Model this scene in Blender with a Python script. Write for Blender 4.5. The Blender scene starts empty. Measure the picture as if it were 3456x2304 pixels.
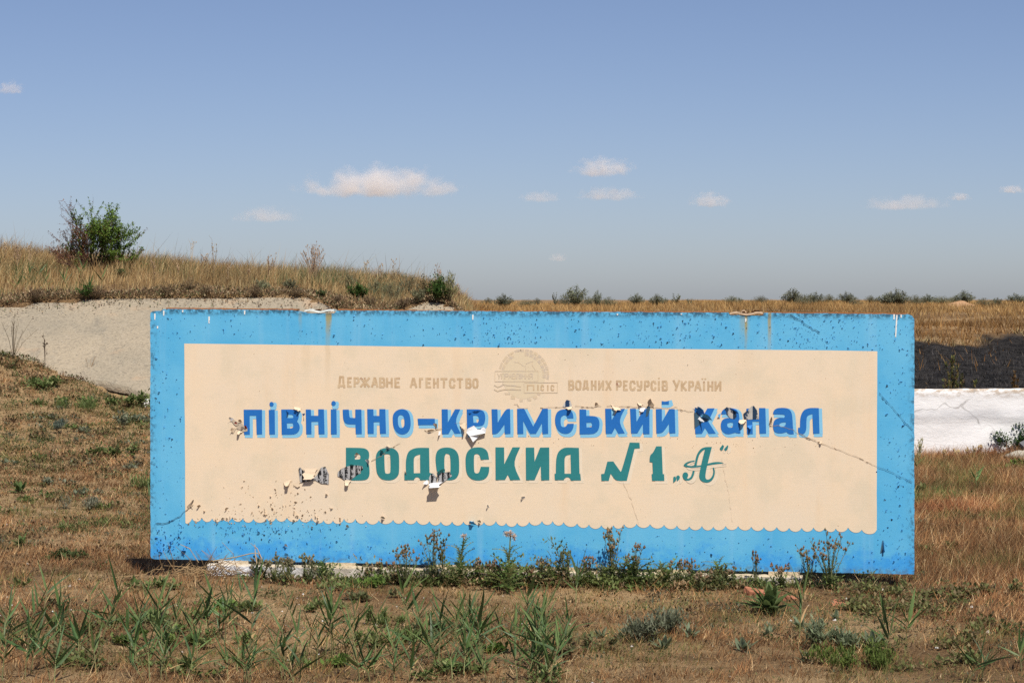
import bpy, bmesh, math, random
import numpy as np
from mathutils import Vector, Matrix, Euler
from mathutils.geometry import tessellate_polygon

rad = math.radians
random.seed(7); RNG = np.random.default_rng(7)
SC = bpy.context.scene
COL = SC.collection

# ------------------------------------------------------------------ camera, sky, sun, exposure
HC = 2.24                                    # eye height above the ground at the sign
FPX = 3456 * 50 / 22.3                       # focal length in photo pixels
PITCH = math.atan((1152 - 1012) / FPX)
cam = bpy.data.cameras.new('camera'); CAM = bpy.data.objects.new('camera', cam); COL.objects.link(CAM)
CAM.location = (0, 0, HC); CAM.rotation_euler = (math.pi / 2 - PITCH, 0, 0)
cam.sensor_fit = 'HORIZONTAL'; cam.sensor_width = 22.3; cam.lens = 50
cam.clip_start = 0.1; cam.clip_end = 20000
SC.camera = CAM

SUN_EL, SUN_AZ = rad(55), rad(18)            # high, behind the camera and to its right
SDIR = Vector((math.sin(SUN_AZ) * math.cos(SUN_EL), -math.cos(SUN_AZ) * math.cos(SUN_EL), math.sin(SUN_EL)))
world = bpy.data.worlds.new('World'); SC.world = world; world.use_nodes = True
wn = world.node_tree.nodes; wl = world.node_tree.links; wn.clear()
sky = wn.new('ShaderNodeTexSky'); sky.sky_type = 'NISHITA'; sky.sun_disc = False
sky.sun_elevation = SUN_EL; sky.sun_rotation = math.pi - SUN_AZ
sky.altitude = 0; sky.air_density = .65; sky.dust_density = .6; sky.ozone_density = 2.0
bg = wn.new('ShaderNodeBackground'); bg.inputs['Strength'].default_value = 0.080
wo = wn.new('ShaderNodeOutputWorld'); tint = wn.new('ShaderNodeMix'); tint.data_type = 'RGBA'; tint.blend_type = 'MULTIPLY'; tint.inputs[0].default_value = 1
tint.inputs[7].default_value = (1.0, .95, 1.03, 1); wl.new(sky.outputs[0], tint.inputs[6]); wl.new(tint.outputs[2], bg.inputs[0])
wl.new(bg.outputs[0], wo.inputs[0])
sl = bpy.data.lights.new('sun', 'SUN'); sl.energy = 4.9; sl.angle = rad(0.53); sl.color = (1.0, 0.95, 0.87)
SUN = bpy.data.objects.new('sun', sl); COL.objects.link(SUN)
SUN.rotation_euler = SDIR.to_track_quat('Z', 'Y').to_euler(); SUN.location = (8, -10, 20)
vs = SC.view_settings; vs.view_transform = 'Standard'; vs.look = 'None'; vs.exposure = 0.17; vs.gamma = 1.0
vs.use_curve_mapping = False
cy = SC.cycles; cy.max_bounces = 6; cy.diffuse_bounces = 3; cy.glossy_bounces = 2; cy.transmission_bounces = 3
cy.volume_bounces = 3; cy.transparent_max_bounces = 8; cy.use_denoising = False
cy.caustics_reflective = False; cy.caustics_refractive = False

# ------------------------------------------------------------------ helpers
def link(o, parent=None):
    COL.objects.link(o)
    if parent is not None: o.parent = parent
    return o
def tag(o, label=None, cat=None, group=None, kind=None):
    if label: o['label'] = label
    if cat: o['category'] = cat
    if group: o['group'] = group
    if kind: o['kind'] = kind
    return o
def thing(name, loc=(0, 0, 0), rot=(0, 0, 0)):
    o = bpy.data.objects.new(name, None); o.location = loc; o.rotation_euler = rot
    o.empty_display_size = 0.1
    return link(o)

class MB:
    """collects vertices, faces and a colour per vertex"""
    def __init__(s): s.v = []; s.f = []; s.c = []
    def add(s, vs_, fs, col=(1, 1, 1)):
        n = len(s.v); s.v += [tuple(p) for p in vs_]; s.c += [col] * len(vs_)
        s.f += [tuple(i + n for i in f) for f in fs]
    def tube(s, pts, rads, n=5, col=(1, 1, 1), cap=True):
        pts = [Vector(p) for p in pts]; k0 = len(s.v); k = len(pts)
        for i, p in enumerate(pts):
            d = (pts[min(i + 1, k - 1)] - pts[max(i - 1, 0)])
            d = d.normalized() if d.length > 1e-9 else Vector((0, 0, 1))
            a = d.orthogonal().normalized(); b = d.cross(a)
            for j in range(n):
                t = 2 * math.pi * j / n
                s.v.append(tuple(p + (a * math.cos(t) + b * math.sin(t)) * rads[i])); s.c.append(col)
        for i in range(k - 1):
            for j in range(n):
                q = (j + 1) % n
                s.f.append((k0 + i * n + j, k0 + i * n + q, k0 + (i + 1) * n + q, k0 + (i + 1) * n + j))
        if cap:
            s.f.append(tuple(k0 + (k - 1) * n + j for j in range(n))); s.f.append(tuple(k0 + j for j in reversed(range(n))))
    def leaf(s, base, d, side, length, width, droop=0.3, n=4, fold=0.15, col=(1, 1, 1), prof=None):
        """a lanceolate leaf with a folded midrib, bending towards the ground"""
        base = Vector(base); d = Vector(d).normalized(); side = Vector(side).normalized()
        up = side.cross(d).normalized(); k0 = len(s.v); p = base.copy(); rows = []
        for i in range(n + 1):
            t = i / n
            w = width * 0.5 * (prof(t) if prof else (min(1, t * 5 + .35) * (1 - t ** 1.6)))
            cen = base + d * (length * t) - Vector((0, 0, 1)) * (droop * length * t * t)
            if i == n: rows.append([cen])
            else: rows.append([cen - side * w + up * w * fold * 2, cen, cen + side * w + up * w * fold * 2])
        for r in rows:
            for q in r: s.v.append(tuple(q)); s.c.append(col)
        for i in range(n):
            a = k0 + i * 3
            if i < n - 1: s.f += [(a, a + 1, a + 4, a + 3), (a + 1, a + 2, a + 5, a + 4)]
            else: s.f += [(a, a + 1, a + 3), (a + 1, a + 2, a + 3)]
    def mesh(s, name):
        me = bpy.data.meshes.new(name); me.from_pydata(s.v, [], s.f)
        ca = me.color_attributes.new('Col', 'FLOAT_COLOR', 'POINT')
        c = np.ones((len(s.v), 4), np.float32)
        if s.v: c[:, :3] = np.array(s.c, np.float32)
        ca.data.foreach_set('color', c.ravel()); me.update()
        return me
    def build(s, name, m, parent=None, smooth=False):
        me = s.mesh(name); me.materials.append(m)
        if smooth: me.polygons.foreach_set('use_smooth', [True] * len(me.polygons))
        return link(bpy.data.objects.new(name, me), parent)

def mesh_np(name, V, F, C, m):
    """triangles or quads given as numpy arrays"""
    me = bpy.data.meshes.new(name); n = len(V); k = F.shape[1]
    me.vertices.add(n); me.vertices.foreach_set('co', V.astype(np.float32).ravel())
    me.loops.add(F.size); me.loops.foreach_set('vertex_index', F.astype(np.int32).ravel())
    me.polygons.add(len(F)); me.polygons.foreach_set('loop_start', np.arange(0, F.size, k, dtype=np.int32))
    me.polygons.foreach_set('loop_total', np.full(len(F), k, np.int32))
    if C is not None:
        ca = me.color_attributes.new('Col', 'FLOAT_COLOR', 'POINT')
        cc = np.ones((n, 4), np.float32); cc[:, :3] = C; ca.data.foreach_set('color', cc.ravel())
    me.update(calc_edges=True); me.materials.append(m)
    return bpy.data.objects.new(name, me)

# ------------------------------------------------------------------ numpy noise
def _h(i, j, s):
    n = (i * 374761393 + j * 668265263 + s * 1442695041) & 0xffffffff
    n = ((n ^ (n >> 13)) * 1274126177) & 0xffffffff
    return ((n ^ (n >> 16)) & 0xffff) / 65535.0
def vnoise(x, y, scale=1.0, seed=0, octs=3):
    x = np.asarray(x, float) / scale; y = np.asarray(y, float) / scale; out = 0; amp = .5; tot = 0
    for o in range(octs):
        i = np.floor(x).astype(np.int64); j = np.floor(y).astype(np.int64); fx = x - i; fy = y - j
        fx = fx * fx * (3 - 2 * fx); fy = fy * fy * (3 - 2 * fy); s = seed * 17 + o * 101
        v = (_h(i, j, s) * (1 - fx) + _h(i + 1, j, s) * fx) * (1 - fy) + (_h(i, j + 1, s) * (1 - fx) + _h(i + 1, j + 1, s) * fx) * fy
        out = out + v * amp; tot += amp; amp *= .5; x = x * 2.03 + 5.1; y = y * 2.03 + 9.7
    return out / tot
def sstep(a, b, x):
    t = np.clip((np.asarray(x, float) - a) / (b - a), 0, 1); return t * t * (3 - 2 * t)

# ------------------------------------------------------------------ terrain heights
def cplane(y): return 0.56 + (np.asarray(y, float) - 32) * 0.4255            # the concrete bank
def y_low(x): return np.interp(x, [-30, -9, -7.58, -7.1, -6.5, -6.0, -5.6, -5.14, -4.0, -2, 0], [34.6, 34.3, 34.0, 33.78, 33.45, 33.2, 33.0, 32.72, 32.6, 32.6, 32.6])
def y_top(x): return np.interp(x, [-30, -9, -8, -7.3, -6.6, -5.5, -4.5, -3.6, -3.24, -3.03, -2.76, -2.2, -1.85, -1.6, -1.4, -1.2, -.93, -.4], [35.2, 35.45, 35.6, 35.8, 35.9, 35.92, 35.92, 36.0, 35.98, 35.8, 35.55, 35.25, 35.3, 35.62, 35.8, 35.82, 35.62, 34.9])
def crest(x): return np.interp(x, [-40, -12, -9.14, -6.42, -4.1, -2.15, -1.4, -1.0, -.5, .3], [2.88, 2.86, 2.81, 2.64, 2.47, 2.37, 2.30, 2.14, 1.7, 1.0])
def ground_z(x, y):
    x = np.asarray(x, float); y = np.asarray(y, float)
    lawn = 0.05 * (vnoise(x, y, 2.6, 3) - .5) + 0.10 * (vnoise(x, y, 9, 4, 2) - .5) * sstep(16.5, 13, y)
    lawn = lawn + 0.02 * (vnoise(x, y, .5, 5, 2) - .5)
    lawn = lawn * np.clip((33 - y) / 2, 0.2, 1) + sstep(3.6, 8.5, x) * sstep(27, 33, y) * 0.10
    lawn = lawn + .055 * np.exp(-((y - (17.85 - .129 * x)) / .75) ** 2) * sstep(-3.2, -2.6, x) * sstep(3.9, 3.2, x)
    zr = np.interp(y, [30, 32.6, 34, 38, 46, 58, 66, 76, 100, 150, 400, 6000], [0, 0, .5, .56, .70, 1.10, 1.42, 1.76, 1.95, 2.02, 2.06, 2.06])
    zr = zr + (vnoise(x, y, 4, 8, 4) - .5) * .42 * sstep(38, 60, y) * np.clip(60 / np.maximum(y, 1), .25, 1) * sstep(32.6, 34, y)
    yl, yt = y_low(x), y_top(x)
    zb = cplane(yl)
    t = np.clip((y - 23.5) / (yl - 23.5), 0, 1)
    soil = (zb - .02 + .10 * sstep(-6.4, -7.2, x) * sstep(.85, 1, t)) * t ** 1.35 + .10 * (vnoise(x, y, 1.6, 11) - .5) * np.sin(np.pi * np.clip(t, 0, 1))
    soil = soil - .16 * sstep(-6.1, -5.8, x) * sstep(-4.9, -5.1, x) * sstep(.9, 1.0, t)
    zt = cplane(yt)
    q = np.clip((y - yt) / (41 - yt), 0, 1)
    above = zt + .05 + (crest(x) - zt) * (q ** .75) + .28 * (vnoise(x, y, 1.3, 21) - .5) * np.clip(q * 4, 0, 1)
    back = np.interp(y, [41, 47, 62, 6000], [0, 0, 1, 1])
    above = above * (1 - back) + 1.9 * back
    zl = np.where(y < yl, soil, np.where(y < yt, cplane(y) - .16, above))
    zl = np.where(y > 62, zr, zl)
    wl_ = sstep(.6, -.9, x)
    left = np.where(y < 32.6, zl * sstep(-3.2, -4.6, x), zl)           # in front of the wall the soil tails off behind the sign
    back_ = sstep(32.3, 32.6, y)
    w = wl_ * np.where(y < 32.6, 1, 1) 
    z = lawn + np.where(y > 32.45, zr * (1 - w) + left * w, left * w + zr * back_)
    return z
def gz(x, y): return float(ground_z(np.array([x]), np.array([y]))[0])
def ray(px, py):
    """direction of a photo pixel, with y = 1"""
    a = (px - 1728) / FPX; b = (1152 - py) / FPX
    dy = math.cos(PITCH) + b * math.sin(PITCH); dz = -math.sin(PITCH) + b * math.cos(PITCH)
    return a / dy, dz / dy
def on_ground(px, py, y0=9.0, y1=400.0):
    """where a photo pixel meets the ground"""
    a, k = ray(px, py); ys = np.concatenate([np.arange(y0, 80, .05), np.geomspace(80, y1, 400)])
    below = (HC + k * ys) < ground_z(a * ys, ys)
    i = int(np.argmax(below)) if below.any() else len(ys) - 1
    y = ys[i]; return Vector((a * y, y, gz(a * y, y)))
def at_depth(px, py, y):
    a, k = ray(px, py); return Vector((a * y, y, HC + k * y))

# ------------------------------------------------------------------ materials
class NT:
    def __init__(s, name):
        s.m = bpy.data.materials.new(name); s.m.use_nodes = True; s.t = s.m.node_tree; s.t.nodes.clear()
        s.o = s.n('ShaderNodeOutputMaterial')
    def n(s, typ, **kw):
        q = s.t.nodes.new(typ)
        for k, v in kw.items(): setattr(q, k, v)
        return q
    def l(s, a, b): s.t.links.new(a, b)
    def put(s, sock, v):
        if hasattr(v, 'is_linked') or isinstance(v, bpy.types.NodeSocket): s.l(v, sock)
        else:
            if isinstance(v, (tuple, list)) and len(v) == 3 and sock.type == 'RGBA': v = (*v, 1)
            sock.default_value = v
    def coord(s, which='Object'): return s.n('ShaderNodeTexCoord').outputs[which]
    def mapping(s, v, scale=(1, 1, 1), loc=(0, 0, 0)):
        q = s.n('ShaderNodeMapping'); s.l(v, q.inputs[0]); q.inputs['Scale'].default_value = scale; q.inputs['Location'].default_value = loc
        return q.outputs[0]
    def noise(s, v, scale, detail=4, rough=.6, out=0):
        q = s.n('ShaderNodeTexNoise'); s.l(v, q.inputs['Vector']); q.inputs['Scale'].default_value = scale
        q.inputs['Detail'].default_value = detail; q.inputs['Roughness'].default_value = rough
        return q.outputs[out]
    def voronoi(s, v, scale, feature='F1', out=0):
        q = s.n('ShaderNodeTexVoronoi', feature=feature); s.l(v, q.inputs['Vector']); q.inputs['Scale'].default_value = scale
        return q.outputs[out]
    def ramp(s, f, a, b, c0=0.0, c1=1.0):
        q = s.n('ShaderNodeMapRange', interpolation_type='SMOOTHSTEP'); s.put(q.inputs[0], f)
        q.inputs[1].default_value = a; q.inputs[2].default_value = b; q.inputs[3].default_value = c0; q.inputs[4].default_value = c1
        return q.outputs[0]
    def mix(s, f, a, b, mode='MIX'):
        q = s.n('ShaderNodeMix', data_type='RGBA', blend_type=mode)
        s.put(q.inputs[0], f); s.put(q.inputs[6], a); s.put(q.inputs[7], b); return q.outputs[2]
    def math(s, op, a, b=0.0, c=0.0, clamp=False):
        q = s.n('ShaderNodeMath', operation=op, use_clamp=clamp); s.put(q.inputs[0], a); s.put(q.inputs[1], b)
        if op in ('MULTIPLY_ADD',): s.put(q.inputs[2], c)
        return q.outputs[0]
    def bump(s, h, strength=.3, dist=.01):
        q = s.n('ShaderNodeBump'); q.inputs['Strength'].default_value = strength; q.inputs['Distance'].default_value = dist
        s.l(h, q.inputs['Height']); return q.outputs[0]
    def out(s, col, rough=.85, normal=None, spec=.25):
        b = s.n('ShaderNodeBsdfPrincipled'); s.put(b.inputs['Base Color'], col); s.put(b.inputs['Roughness'], rough)
        b.inputs['Specular IOR Level'].default_value = spec
        if normal is not None: s.l(normal, b.inputs['Normal'])
        s.l(b.outputs[0], s.o.inputs[0]); return s.m

def plant_mat(name, trans=.3, rough=.7, vary=.25, tint=(1, 1, 1)):
    t = NT(name); a = t.n('ShaderNodeAttribute', attribute_name='Col').outputs['Color']
    oi = t.n('ShaderNodeObjectInfo').outputs['Random']
    hs = t.n('ShaderNodeHueSaturation'); t.l(a, hs.inputs['Color'])
    t.put(hs.inputs['Value'], t.ramp(oi, 0, 1, 1 - vary, 1 + vary)); t.put(hs.inputs['Hue'], t.ramp(oi, 0, 1, .49, .51))
    n = t.noise(t.coord('Object'), 30, 2)
    col = t.mix(1.0, hs.outputs[0], t.mix(n, (.75, .75, .75), (1.2, 1.2, 1.2)), 'MULTIPLY')
    col = t.mix(1.0, col, tint, 'MULTIPLY')
    b = t.n('ShaderNodeBsdfPrincipled'); t.l(col, b.inputs['Base Color']); b.inputs['Roughness'].default_value = rough
    b.inputs['Specular IOR Level'].default_value = .2
    tr = t.n('ShaderNodeBsdfTranslucent'); t.l(col, tr.inputs['Color'])
    mx = t.n('ShaderNodeMixShader'); mx.inputs[0].default_value = trans
    t.l(b.outputs[0], mx.inputs[1]); t.l(tr.outputs[0], mx.inputs[2]); t.l(mx.outputs[0], t.o.inputs[0])
    return t.m
M = {}
M['grass'] = plant_mat('dry_grass', .28, .8, 0)
M['leaf'] = plant_mat('leaf', .42, .6, .14)
M['reed'] = plant_mat('reed_leaf', .30, .45, .16)
M['wood'] = plant_mat('stem', 0.0, .9, .15)

def simple(name, col, rough=.85, nscale=12, amt=.3, bump=.25, bscale=60, spec=.2):
    t = NT(name); v = t.coord('Object'); n = t.noise(v, nscale, 5)
    c = t.mix(n, tuple(x * (1 - amt) for x in col), tuple(min(1, x * (1 + amt)) for x in col))
    return t.out(c, rough, t.bump(t.noise(v, bscale, 4), bump, .01), spec)

# -- ground
t = NT('ground_soil'); v = t.coord('Object')
att = t.n('ShaderNodeAttribute', attribute_name='Col').outputs['Color']
sep = t.n('ShaderNodeSeparateColor'); t.l(att, sep.inputs[0])
n1 = t.noise(v, .45, 6, .62); n2 = t.noise(v, 6, 6, .7); n3 = t.noise(v, 45, 4, .75)
sand = t.mix(n2, (.34, .215, .10), (.52, .365, .20))
thatch = t.mix(t.ramp(n3, .3, .7), (.06, .036, .019), (.33, .20, .095))
c = t.mix(t.ramp(t.math('ADD', n1, t.math('MULTIPLY', sep.outputs[1], .22)), .40, .66), thatch, sand)
c = t.mix(t.ramp(t.noise(v, 2.2, 7, .75), .50, .64, 0, .65), c, (.10, .06, .034))
c = t.mix(t.ramp(n3, .56, .70, 0, .7), c, (.08, .048, .028))
vo = t.voronoi(v, 38)
c = t.mix(t.ramp(vo, .05, .09, .65, 0), c, (.55, .48, .38))
nv = t.noise(t.mapping(v, (1, .35, 1)), 3.2, 6, .75)
burn = t.mix(t.ramp(nv, .36, .62), (.009, .008, .007), (.042, .037, .033))
burn = t.mix(t.ramp(t.noise(t.mapping(v, (1, .3, 1)), 11, 5, .8), .54, .68, 0, .7), burn, (.10, .088, .078))
c = t.mix(sep.outputs[0], c, burn)
M['soil'] = t.out(c, .95, t.bump(t.math('ADD', n3, t.math('MULTIPLY', n2, .7)), .9, .05), .1)

# -- weathered concrete of the bank
t = NT('bank_concrete'); v = t.coord('Object')
n1 = t.noise(v, .55, 6, .6); n2 = t.noise(t.mapping(v, (1.6, .7, .7)), 2.0, 7, .7); n3 = t.noise(v, 24, 4, .8)
c = t.mix(t.ramp(n1, .3, .7), (.33, .285, .21), (.43, .355, .25))
c = t.mix(t.ramp(n2, .5, .72, 0, .55), c, (.20, .185, .15))
c = t.mix(t.ramp(t.noise(t.mapping(v, (1, 1, 1), (4, 2, 0)), 1.1, 5), .58, .72, 0, .6), c, (.50, .345, .215))
vo = t.voronoi(v, 26); c = t.mix(t.ramp(vo, .1, .24, .8, 0), c, (.52, .46, .37))
c = t.mix(t.ramp(n3, .50, .62, 0, .6), c, (.17, .145, .115))
c = t.mix(t.ramp(t.noise(v, 9, 5, .8), .52, .64, 0, .35), c, (.45, .385, .29))
c = t.mix(1.0, c, (.88, .88, .885), 'MULTIPLY')
M['bank'] = t.out(c, .92, t.bump(t.math('ADD', n3, t.math('MULTIPLY', vo, -.6)), .75, .02), .15)

# -- whitewashed wall
t = NT('whitewash'); v = t.coord('Object')
n1 = t.noise(v, 1.3, 6, .65); n2 = t.noise(t.mapping(v, (1, 1, 2.2)), 9, 5, .7); n3 = t.noise(v, 45, 4, .7)
c = t.mix(t.ramp(n1, .35, .7), (.80, .785, .765), (.74, .725, .71))
c = t.mix(t.ramp(n2, .64, .80, 0, .3), c, (.55, .52, .48))
zz = t.n('ShaderNodeSeparateXYZ'); t.l(v, zz.inputs[0])
c = t.mix(t.math('MULTIPLY', t.ramp(zz.outputs[2], .80, 1.0), t.ramp(n2, .4, .62)), c, (.40, .31, .22))
dv = t.n('ShaderNodeVectorMath', operation='ADD'); t.l(v, dv.inputs[0]); nc = t.n('ShaderNodeTexNoise'); t.l(v, nc.inputs['Vector']); nc.inputs['Scale'].default_value = 2.5
sc_ = t.n('ShaderNodeVectorMath', operation='SCALE'); t.l(nc.outputs['Color'], sc_.inputs[0]); sc_.inputs['Scale'].default_value = .5; t.l(sc_.outputs[0], dv.inputs[1])
ce = t.voronoi(t.mapping(dv.outputs[0], (.55, 1, 1.5)), 1.1, 'DISTANCE_TO_EDGE'); crk = t.math('MULTIPLY', t.ramp(ce, .004, .016, 1, 0), t.ramp(n1, .40, .52)); c = t.mix(t.math('MULTIPLY', crk, .6), c, (.28, .26, .24))
band = t.math('MULTIPLY', t.ramp(zz.outputs[2], .52, .60), t.ramp(zz.outputs[2], .74, .66)); c = t.mix(t.math('MULTIPLY', band, t.ramp(n1, .35, .6, .1, .55)), c, (.56, .56, .57))
c = t.mix(t.math('MULTIPLY', t.ramp(zz.outputs[2], .22, .02), t.ramp(n2, .35, .65, .1, .8)), c, (.48, .40, .31))
M['whitewash'] = t.out(c, .93, t.bump(t.math('ADD', t.math('MULTIPLY', n2, 1.0), t.math('MULTIPLY', n3, .35)), .35, .02), .15)

M['old_concrete'] = simple('old_concrete', (.42, .38, .33), .93, 7, .35, .6, 50)
M['footing'] = None
M['stone'] = simple('stone', (.42, .38, .31), .93, 9, .35, .7, 40)
M['dark_slab'] = simple('dark_slab', (.13, .135, .14), .8, 8, .3, .4, 50)
M['brick'] = simple('brick', (.36, .15, .085), .92, 14, .3, .5, 60)
M['rust'] = simple('rust', (.34, .13, .045), .88, 30, .5, .5, 120)
M['rust_pale'] = simple('flaked_rust', (.50, .36, .24), .85, 26, .55, .5, 90)
M['grey_metal'] = simple('painted_metal', (.62, .66, .62), .7, 22, .3, .3, 80)

# -- sign paints, in the sign's own coordinates (x along, z up from its lower edge)
t = NT('blue_paint'); v = t.coord('Object'); xyz = t.n('ShaderNodeSeparateXYZ'); t.l(v, xyz.inputs[0]); X, Z = xyz.outputs[0], xyz.outputs[2]
nb = t.noise(v, 2.0, 6, .6); nf = t.noise(v, 26, 5, .75); nm = t.noise(t.mapping(v, (1.2, 1, 1)), 6, 6, .68)
pale = t.mix(t.ramp(nb, .3, .7), (.078, .385, .645), (.13, .45, .68))
deep = t.mix(nm, (.022, .25, .64), (.05, .34, .73))
dz = t.math('ADD', t.ramp(Z, .02, .36, .5, 0.0), t.math('MULTIPLY', t.math('SUBTRACT', t.noise(t.mapping(v, (1, 1, 1.2)), 4.5, 10, .78), .5), 1.9))
c = t.mix(t.ramp(dz, .20, .66, 0, .9), pale, deep)
c = t.mix(t.ramp(t.noise(t.mapping(v, (7, 1, .35)), 1.0, 4), .52, .75, 0, .28), c, (.30, .53, .70))
def streak(cx, w, top, ln, amt, col, c):
    g = t.math('ABSOLUTE', t.math('ADD', t.math('SUBTRACT', X, cx), t.math('MULTIPLY', t.math('SUBTRACT', t.noise(t.mapping(v, (1, 1, 6)), 3, 2), .5), .02)))
    f = t.math('MULTIPLY', t.ramp(g, w * .35, w, 1, 0), t.ramp(Z, top - ln, top, 0.25, 1))
    f = t.math('MULTIPLY', f, t.ramp(Z, top - ln - .1, top - ln, 0, 1))
    return t.mix(t.math('MULTIPLY', f, amt), c, col)
STREAKS = [(-1.564, .026, 1.95, .22, .85), (-1.542, .012, 1.95, .08, .9), (-1.785, .02, 1.94, .10, .3), (1.713, .014, 1.93, .2, .8), (1.70, .05, 1.93, .14, .35), (1.893, .018, 1.93, .22, .75)]
for cx, w, top, ln, amt in STREAKS: c = streak(cx, w, top, ln, amt, (.36, .27, .055), c)
edge = t.math('MULTIPLY', t.ramp(Z, 1.925, 1.975), t.ramp(nf, .40, .58))
c = t.mix(t.math('MULTIPLY', edge, .85), c, (.02, .06, .10))
low = t.math('MULTIPLY', t.ramp(Z, .07, .0), t.ramp(nf, .42, .6)); c = t.mix(t.math('MULTIPLY', low, .6), c, (.10, .12, .13))
ed2 = t.math('MULTIPLY', t.ramp(t.math('ABSOLUTE', X), 2.93, 2.995), t.ramp(nf, .46, .62)); c = t.mix(t.math('MULTIPLY', ed2, .8), c, (.03, .10, .17))
sp = t.math('MULTIPLY', t.ramp(t.noise(v, 55, 3, .8), .66, .74), t.ramp(nb, .35, .65)); c = t.mix(t.math('MULTIPLY', sp, .35), c, (.02, .12, .22))
M['blue'] = t.out(c, .62, t.bump(t.math('ADD', nf, t.math('MULTIPLY', t.noise(t.mapping(v, (.3, 1, 3)), 40, 2), .4)), .18, .005), .3)

t = NT('cream_paint'); v = t.coord('Object'); xyz = t.n('ShaderNodeSeparateXYZ'); t.l(v, xyz.inputs[0]); X, Z = xyz.outputs[0], xyz.outputs[2]
nb = t.noise(v, 1.6, 6, .6); nm = t.noise(t.mapping(v, (1, 1, 1), (3, 1, 7)), 4.5, 5, .6); nf = t.noise(v, 30, 5, .75)
c = t.mix(t.ramp(nb, .32, .68), (.775, .61, .425), (.745, .61, .45))
c = t.mix(t.ramp(nm, .45, .7, 0, .6), c, (.655, .555, .40))
c = t.mix(t.ramp(t.noise(t.mapping(v, (5, 1, .4)), 1.0, 4), .55, .78, 0, .30), c, (.72, .50, .30))
for cx, w, top, ln, amt in [(-1.564, .03, 1.75, .35, .25), (-1.74, .05, 1.7, .3, .12), (1.73, .07, 1.7, .35, .10)]: c = streak(cx, w, top, ln, amt, (.45, .32, .16), c)
sp = t.ramp(t.noise(v, 42, 3, .8), .70, .76); c = t.mix(t.math('MULTIPLY', sp, .5), c, (.36, .27, .18))
M['cream'] = t.out(c, .66, t.bump(t.math('ADD', nf, t.math('MULTIPLY', t.noise(t.mapping(v, (.25, 1, 3)), 30, 2), .6)), .12, .004), .25)

def paint(name, a, b, spec=.3, amt=None):
    t = NT(name); v = t.coord('Object'); n = t.noise(v, 5, 5, .6); nf = t.noise(v, 34, 4, .7)
    return t.out(t.mix(n, a, b), .6, t.bump(nf, .25, .004), spec)
M['letter_blue'] = paint('letter_blue', (.008, .115, .42), (.02, .175, .50))
M['letter_pale'] = paint('letter_pale_blue', (.19, .47, .68), (.25, .55, .75))
M['letter_green'] = paint('letter_green', (.018, .165, .175), (.03, .235, .235))
M['letter_ghost'] = paint('letter_ghost', (.735, .59, .42), (.78, .69, .54))
M['flake_blue'] = paint('flake_blue', (.08, .36, .68), (.13, .45, .78))
M['flake_deep'] = paint('flake_deep_blue', (.03, .27, .66), (.08, .36, .74))
M['flake_cream'] = paint('flake_cream', (.62, .48, .33), (.72, .57, .40))
M['flake_white'] = paint('flake_white', (.66, .66, .66), (.80, .80, .79))
M['flake_letter'] = paint('flake_letter_blue', (.02, .17, .56), (.05, .27, .68))
M['flake_green'] = paint('flake_green', (.05, .33, .34), (.08, .42, .42))
M['flake_red'] = paint('flake_red', (.35, .03, .02), (.45, .05, .03))
M['old_dark'] = paint('old_dark_layer', (.025, .06, .095), (.07, .14, .20))
M['old_grey'] = paint('old_grey_layer', (.42, .34, .25), (.56, .46, .34))
M['crack'] = paint('crack_gap', (.22, .17, .12), (.38, .29, .20))
M['crack_blue'] = paint('crack_gap_blue', (.02, .07, .12), (.05, .14, .22))
def stripes(name, dark, light, period, phase, mess):
    t = NT(name); v = t.coord('Object'); xyz = t.n('ShaderNodeSeparateXYZ'); t.l(v, xyz.inputs[0])
    f = t.math('FRACT', t.math('ADD', t.math('DIVIDE', xyz.outputs[0], period), phase))
    n = t.noise(t.mapping(v, (1, 1, .55)), 55, 4, .8); n2 = t.noise(v, 20, 3)
    f = t.math('ADD', f, t.math('MULTIPLY', t.math('SUBTRACT', n, .5), mess))
    c = t.mix(t.ramp(f, .46, .54), dark, t.mix(n2, light, tuple(x * .6 for x in light)))
    return t.out(c, .7, t.bump(n, .5, .006), .3)
M['old_bw'] = stripes('old_black_and_white', (.012, .012, .013), (.50, .49, .48), .043, .1, 4.5)
M['old_navy'] = stripes('old_navy_and_white', (.012, .04, .10), (.62, .60, .56), .068, .3, .35)
M['old_navy_worn'] = stripes('old_navy_worn', (.012, .035, .075), (.56, .53, .48), .075, .42, 1.7)
t = NT('faded_brown_print'); v = t.coord('Object'); n = t.noise(v, 16, 5, .75); n2 = t.noise(v, 5, 3)
c = t.mix(t.ramp(n, .36, .66), (.50, .35, .205), (.63, .475, .30)); c = t.mix(t.ramp(t.math('ADD', n, t.math('MULTIPLY', n2, .5)), .82, .98), c, (.30, .15, .10))
M['faded'] = t.out(c, .7, t.bump(n, .2, .004), .25)
t = NT('faded_grey_print'); v = t.coord('Object'); n = t.noise(v, 15, 5, .75)
c = t.mix(t.ramp(n, .38, .62), (.66, .52, .34), (.56, .465, .36)); c = t.mix(t.ramp(n, .62, .72, 0, .8), c, (.40, .22, .14))
M['faded_grey'] = t.out(c, .7, t.bump(n, .2, .004), .25)
t = NT('faded_disc'); v = t.coord('Object'); n = t.noise(v, 9, 5, .7)
M['faded_disc'] = t.out(t.mix(n, (.655, .55, .385), (.71, .575, .39)), .7, None, .25)
M['dropping'] = paint('bird_dropping', (.74, .72, .66), (.82, .80, .76))

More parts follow.
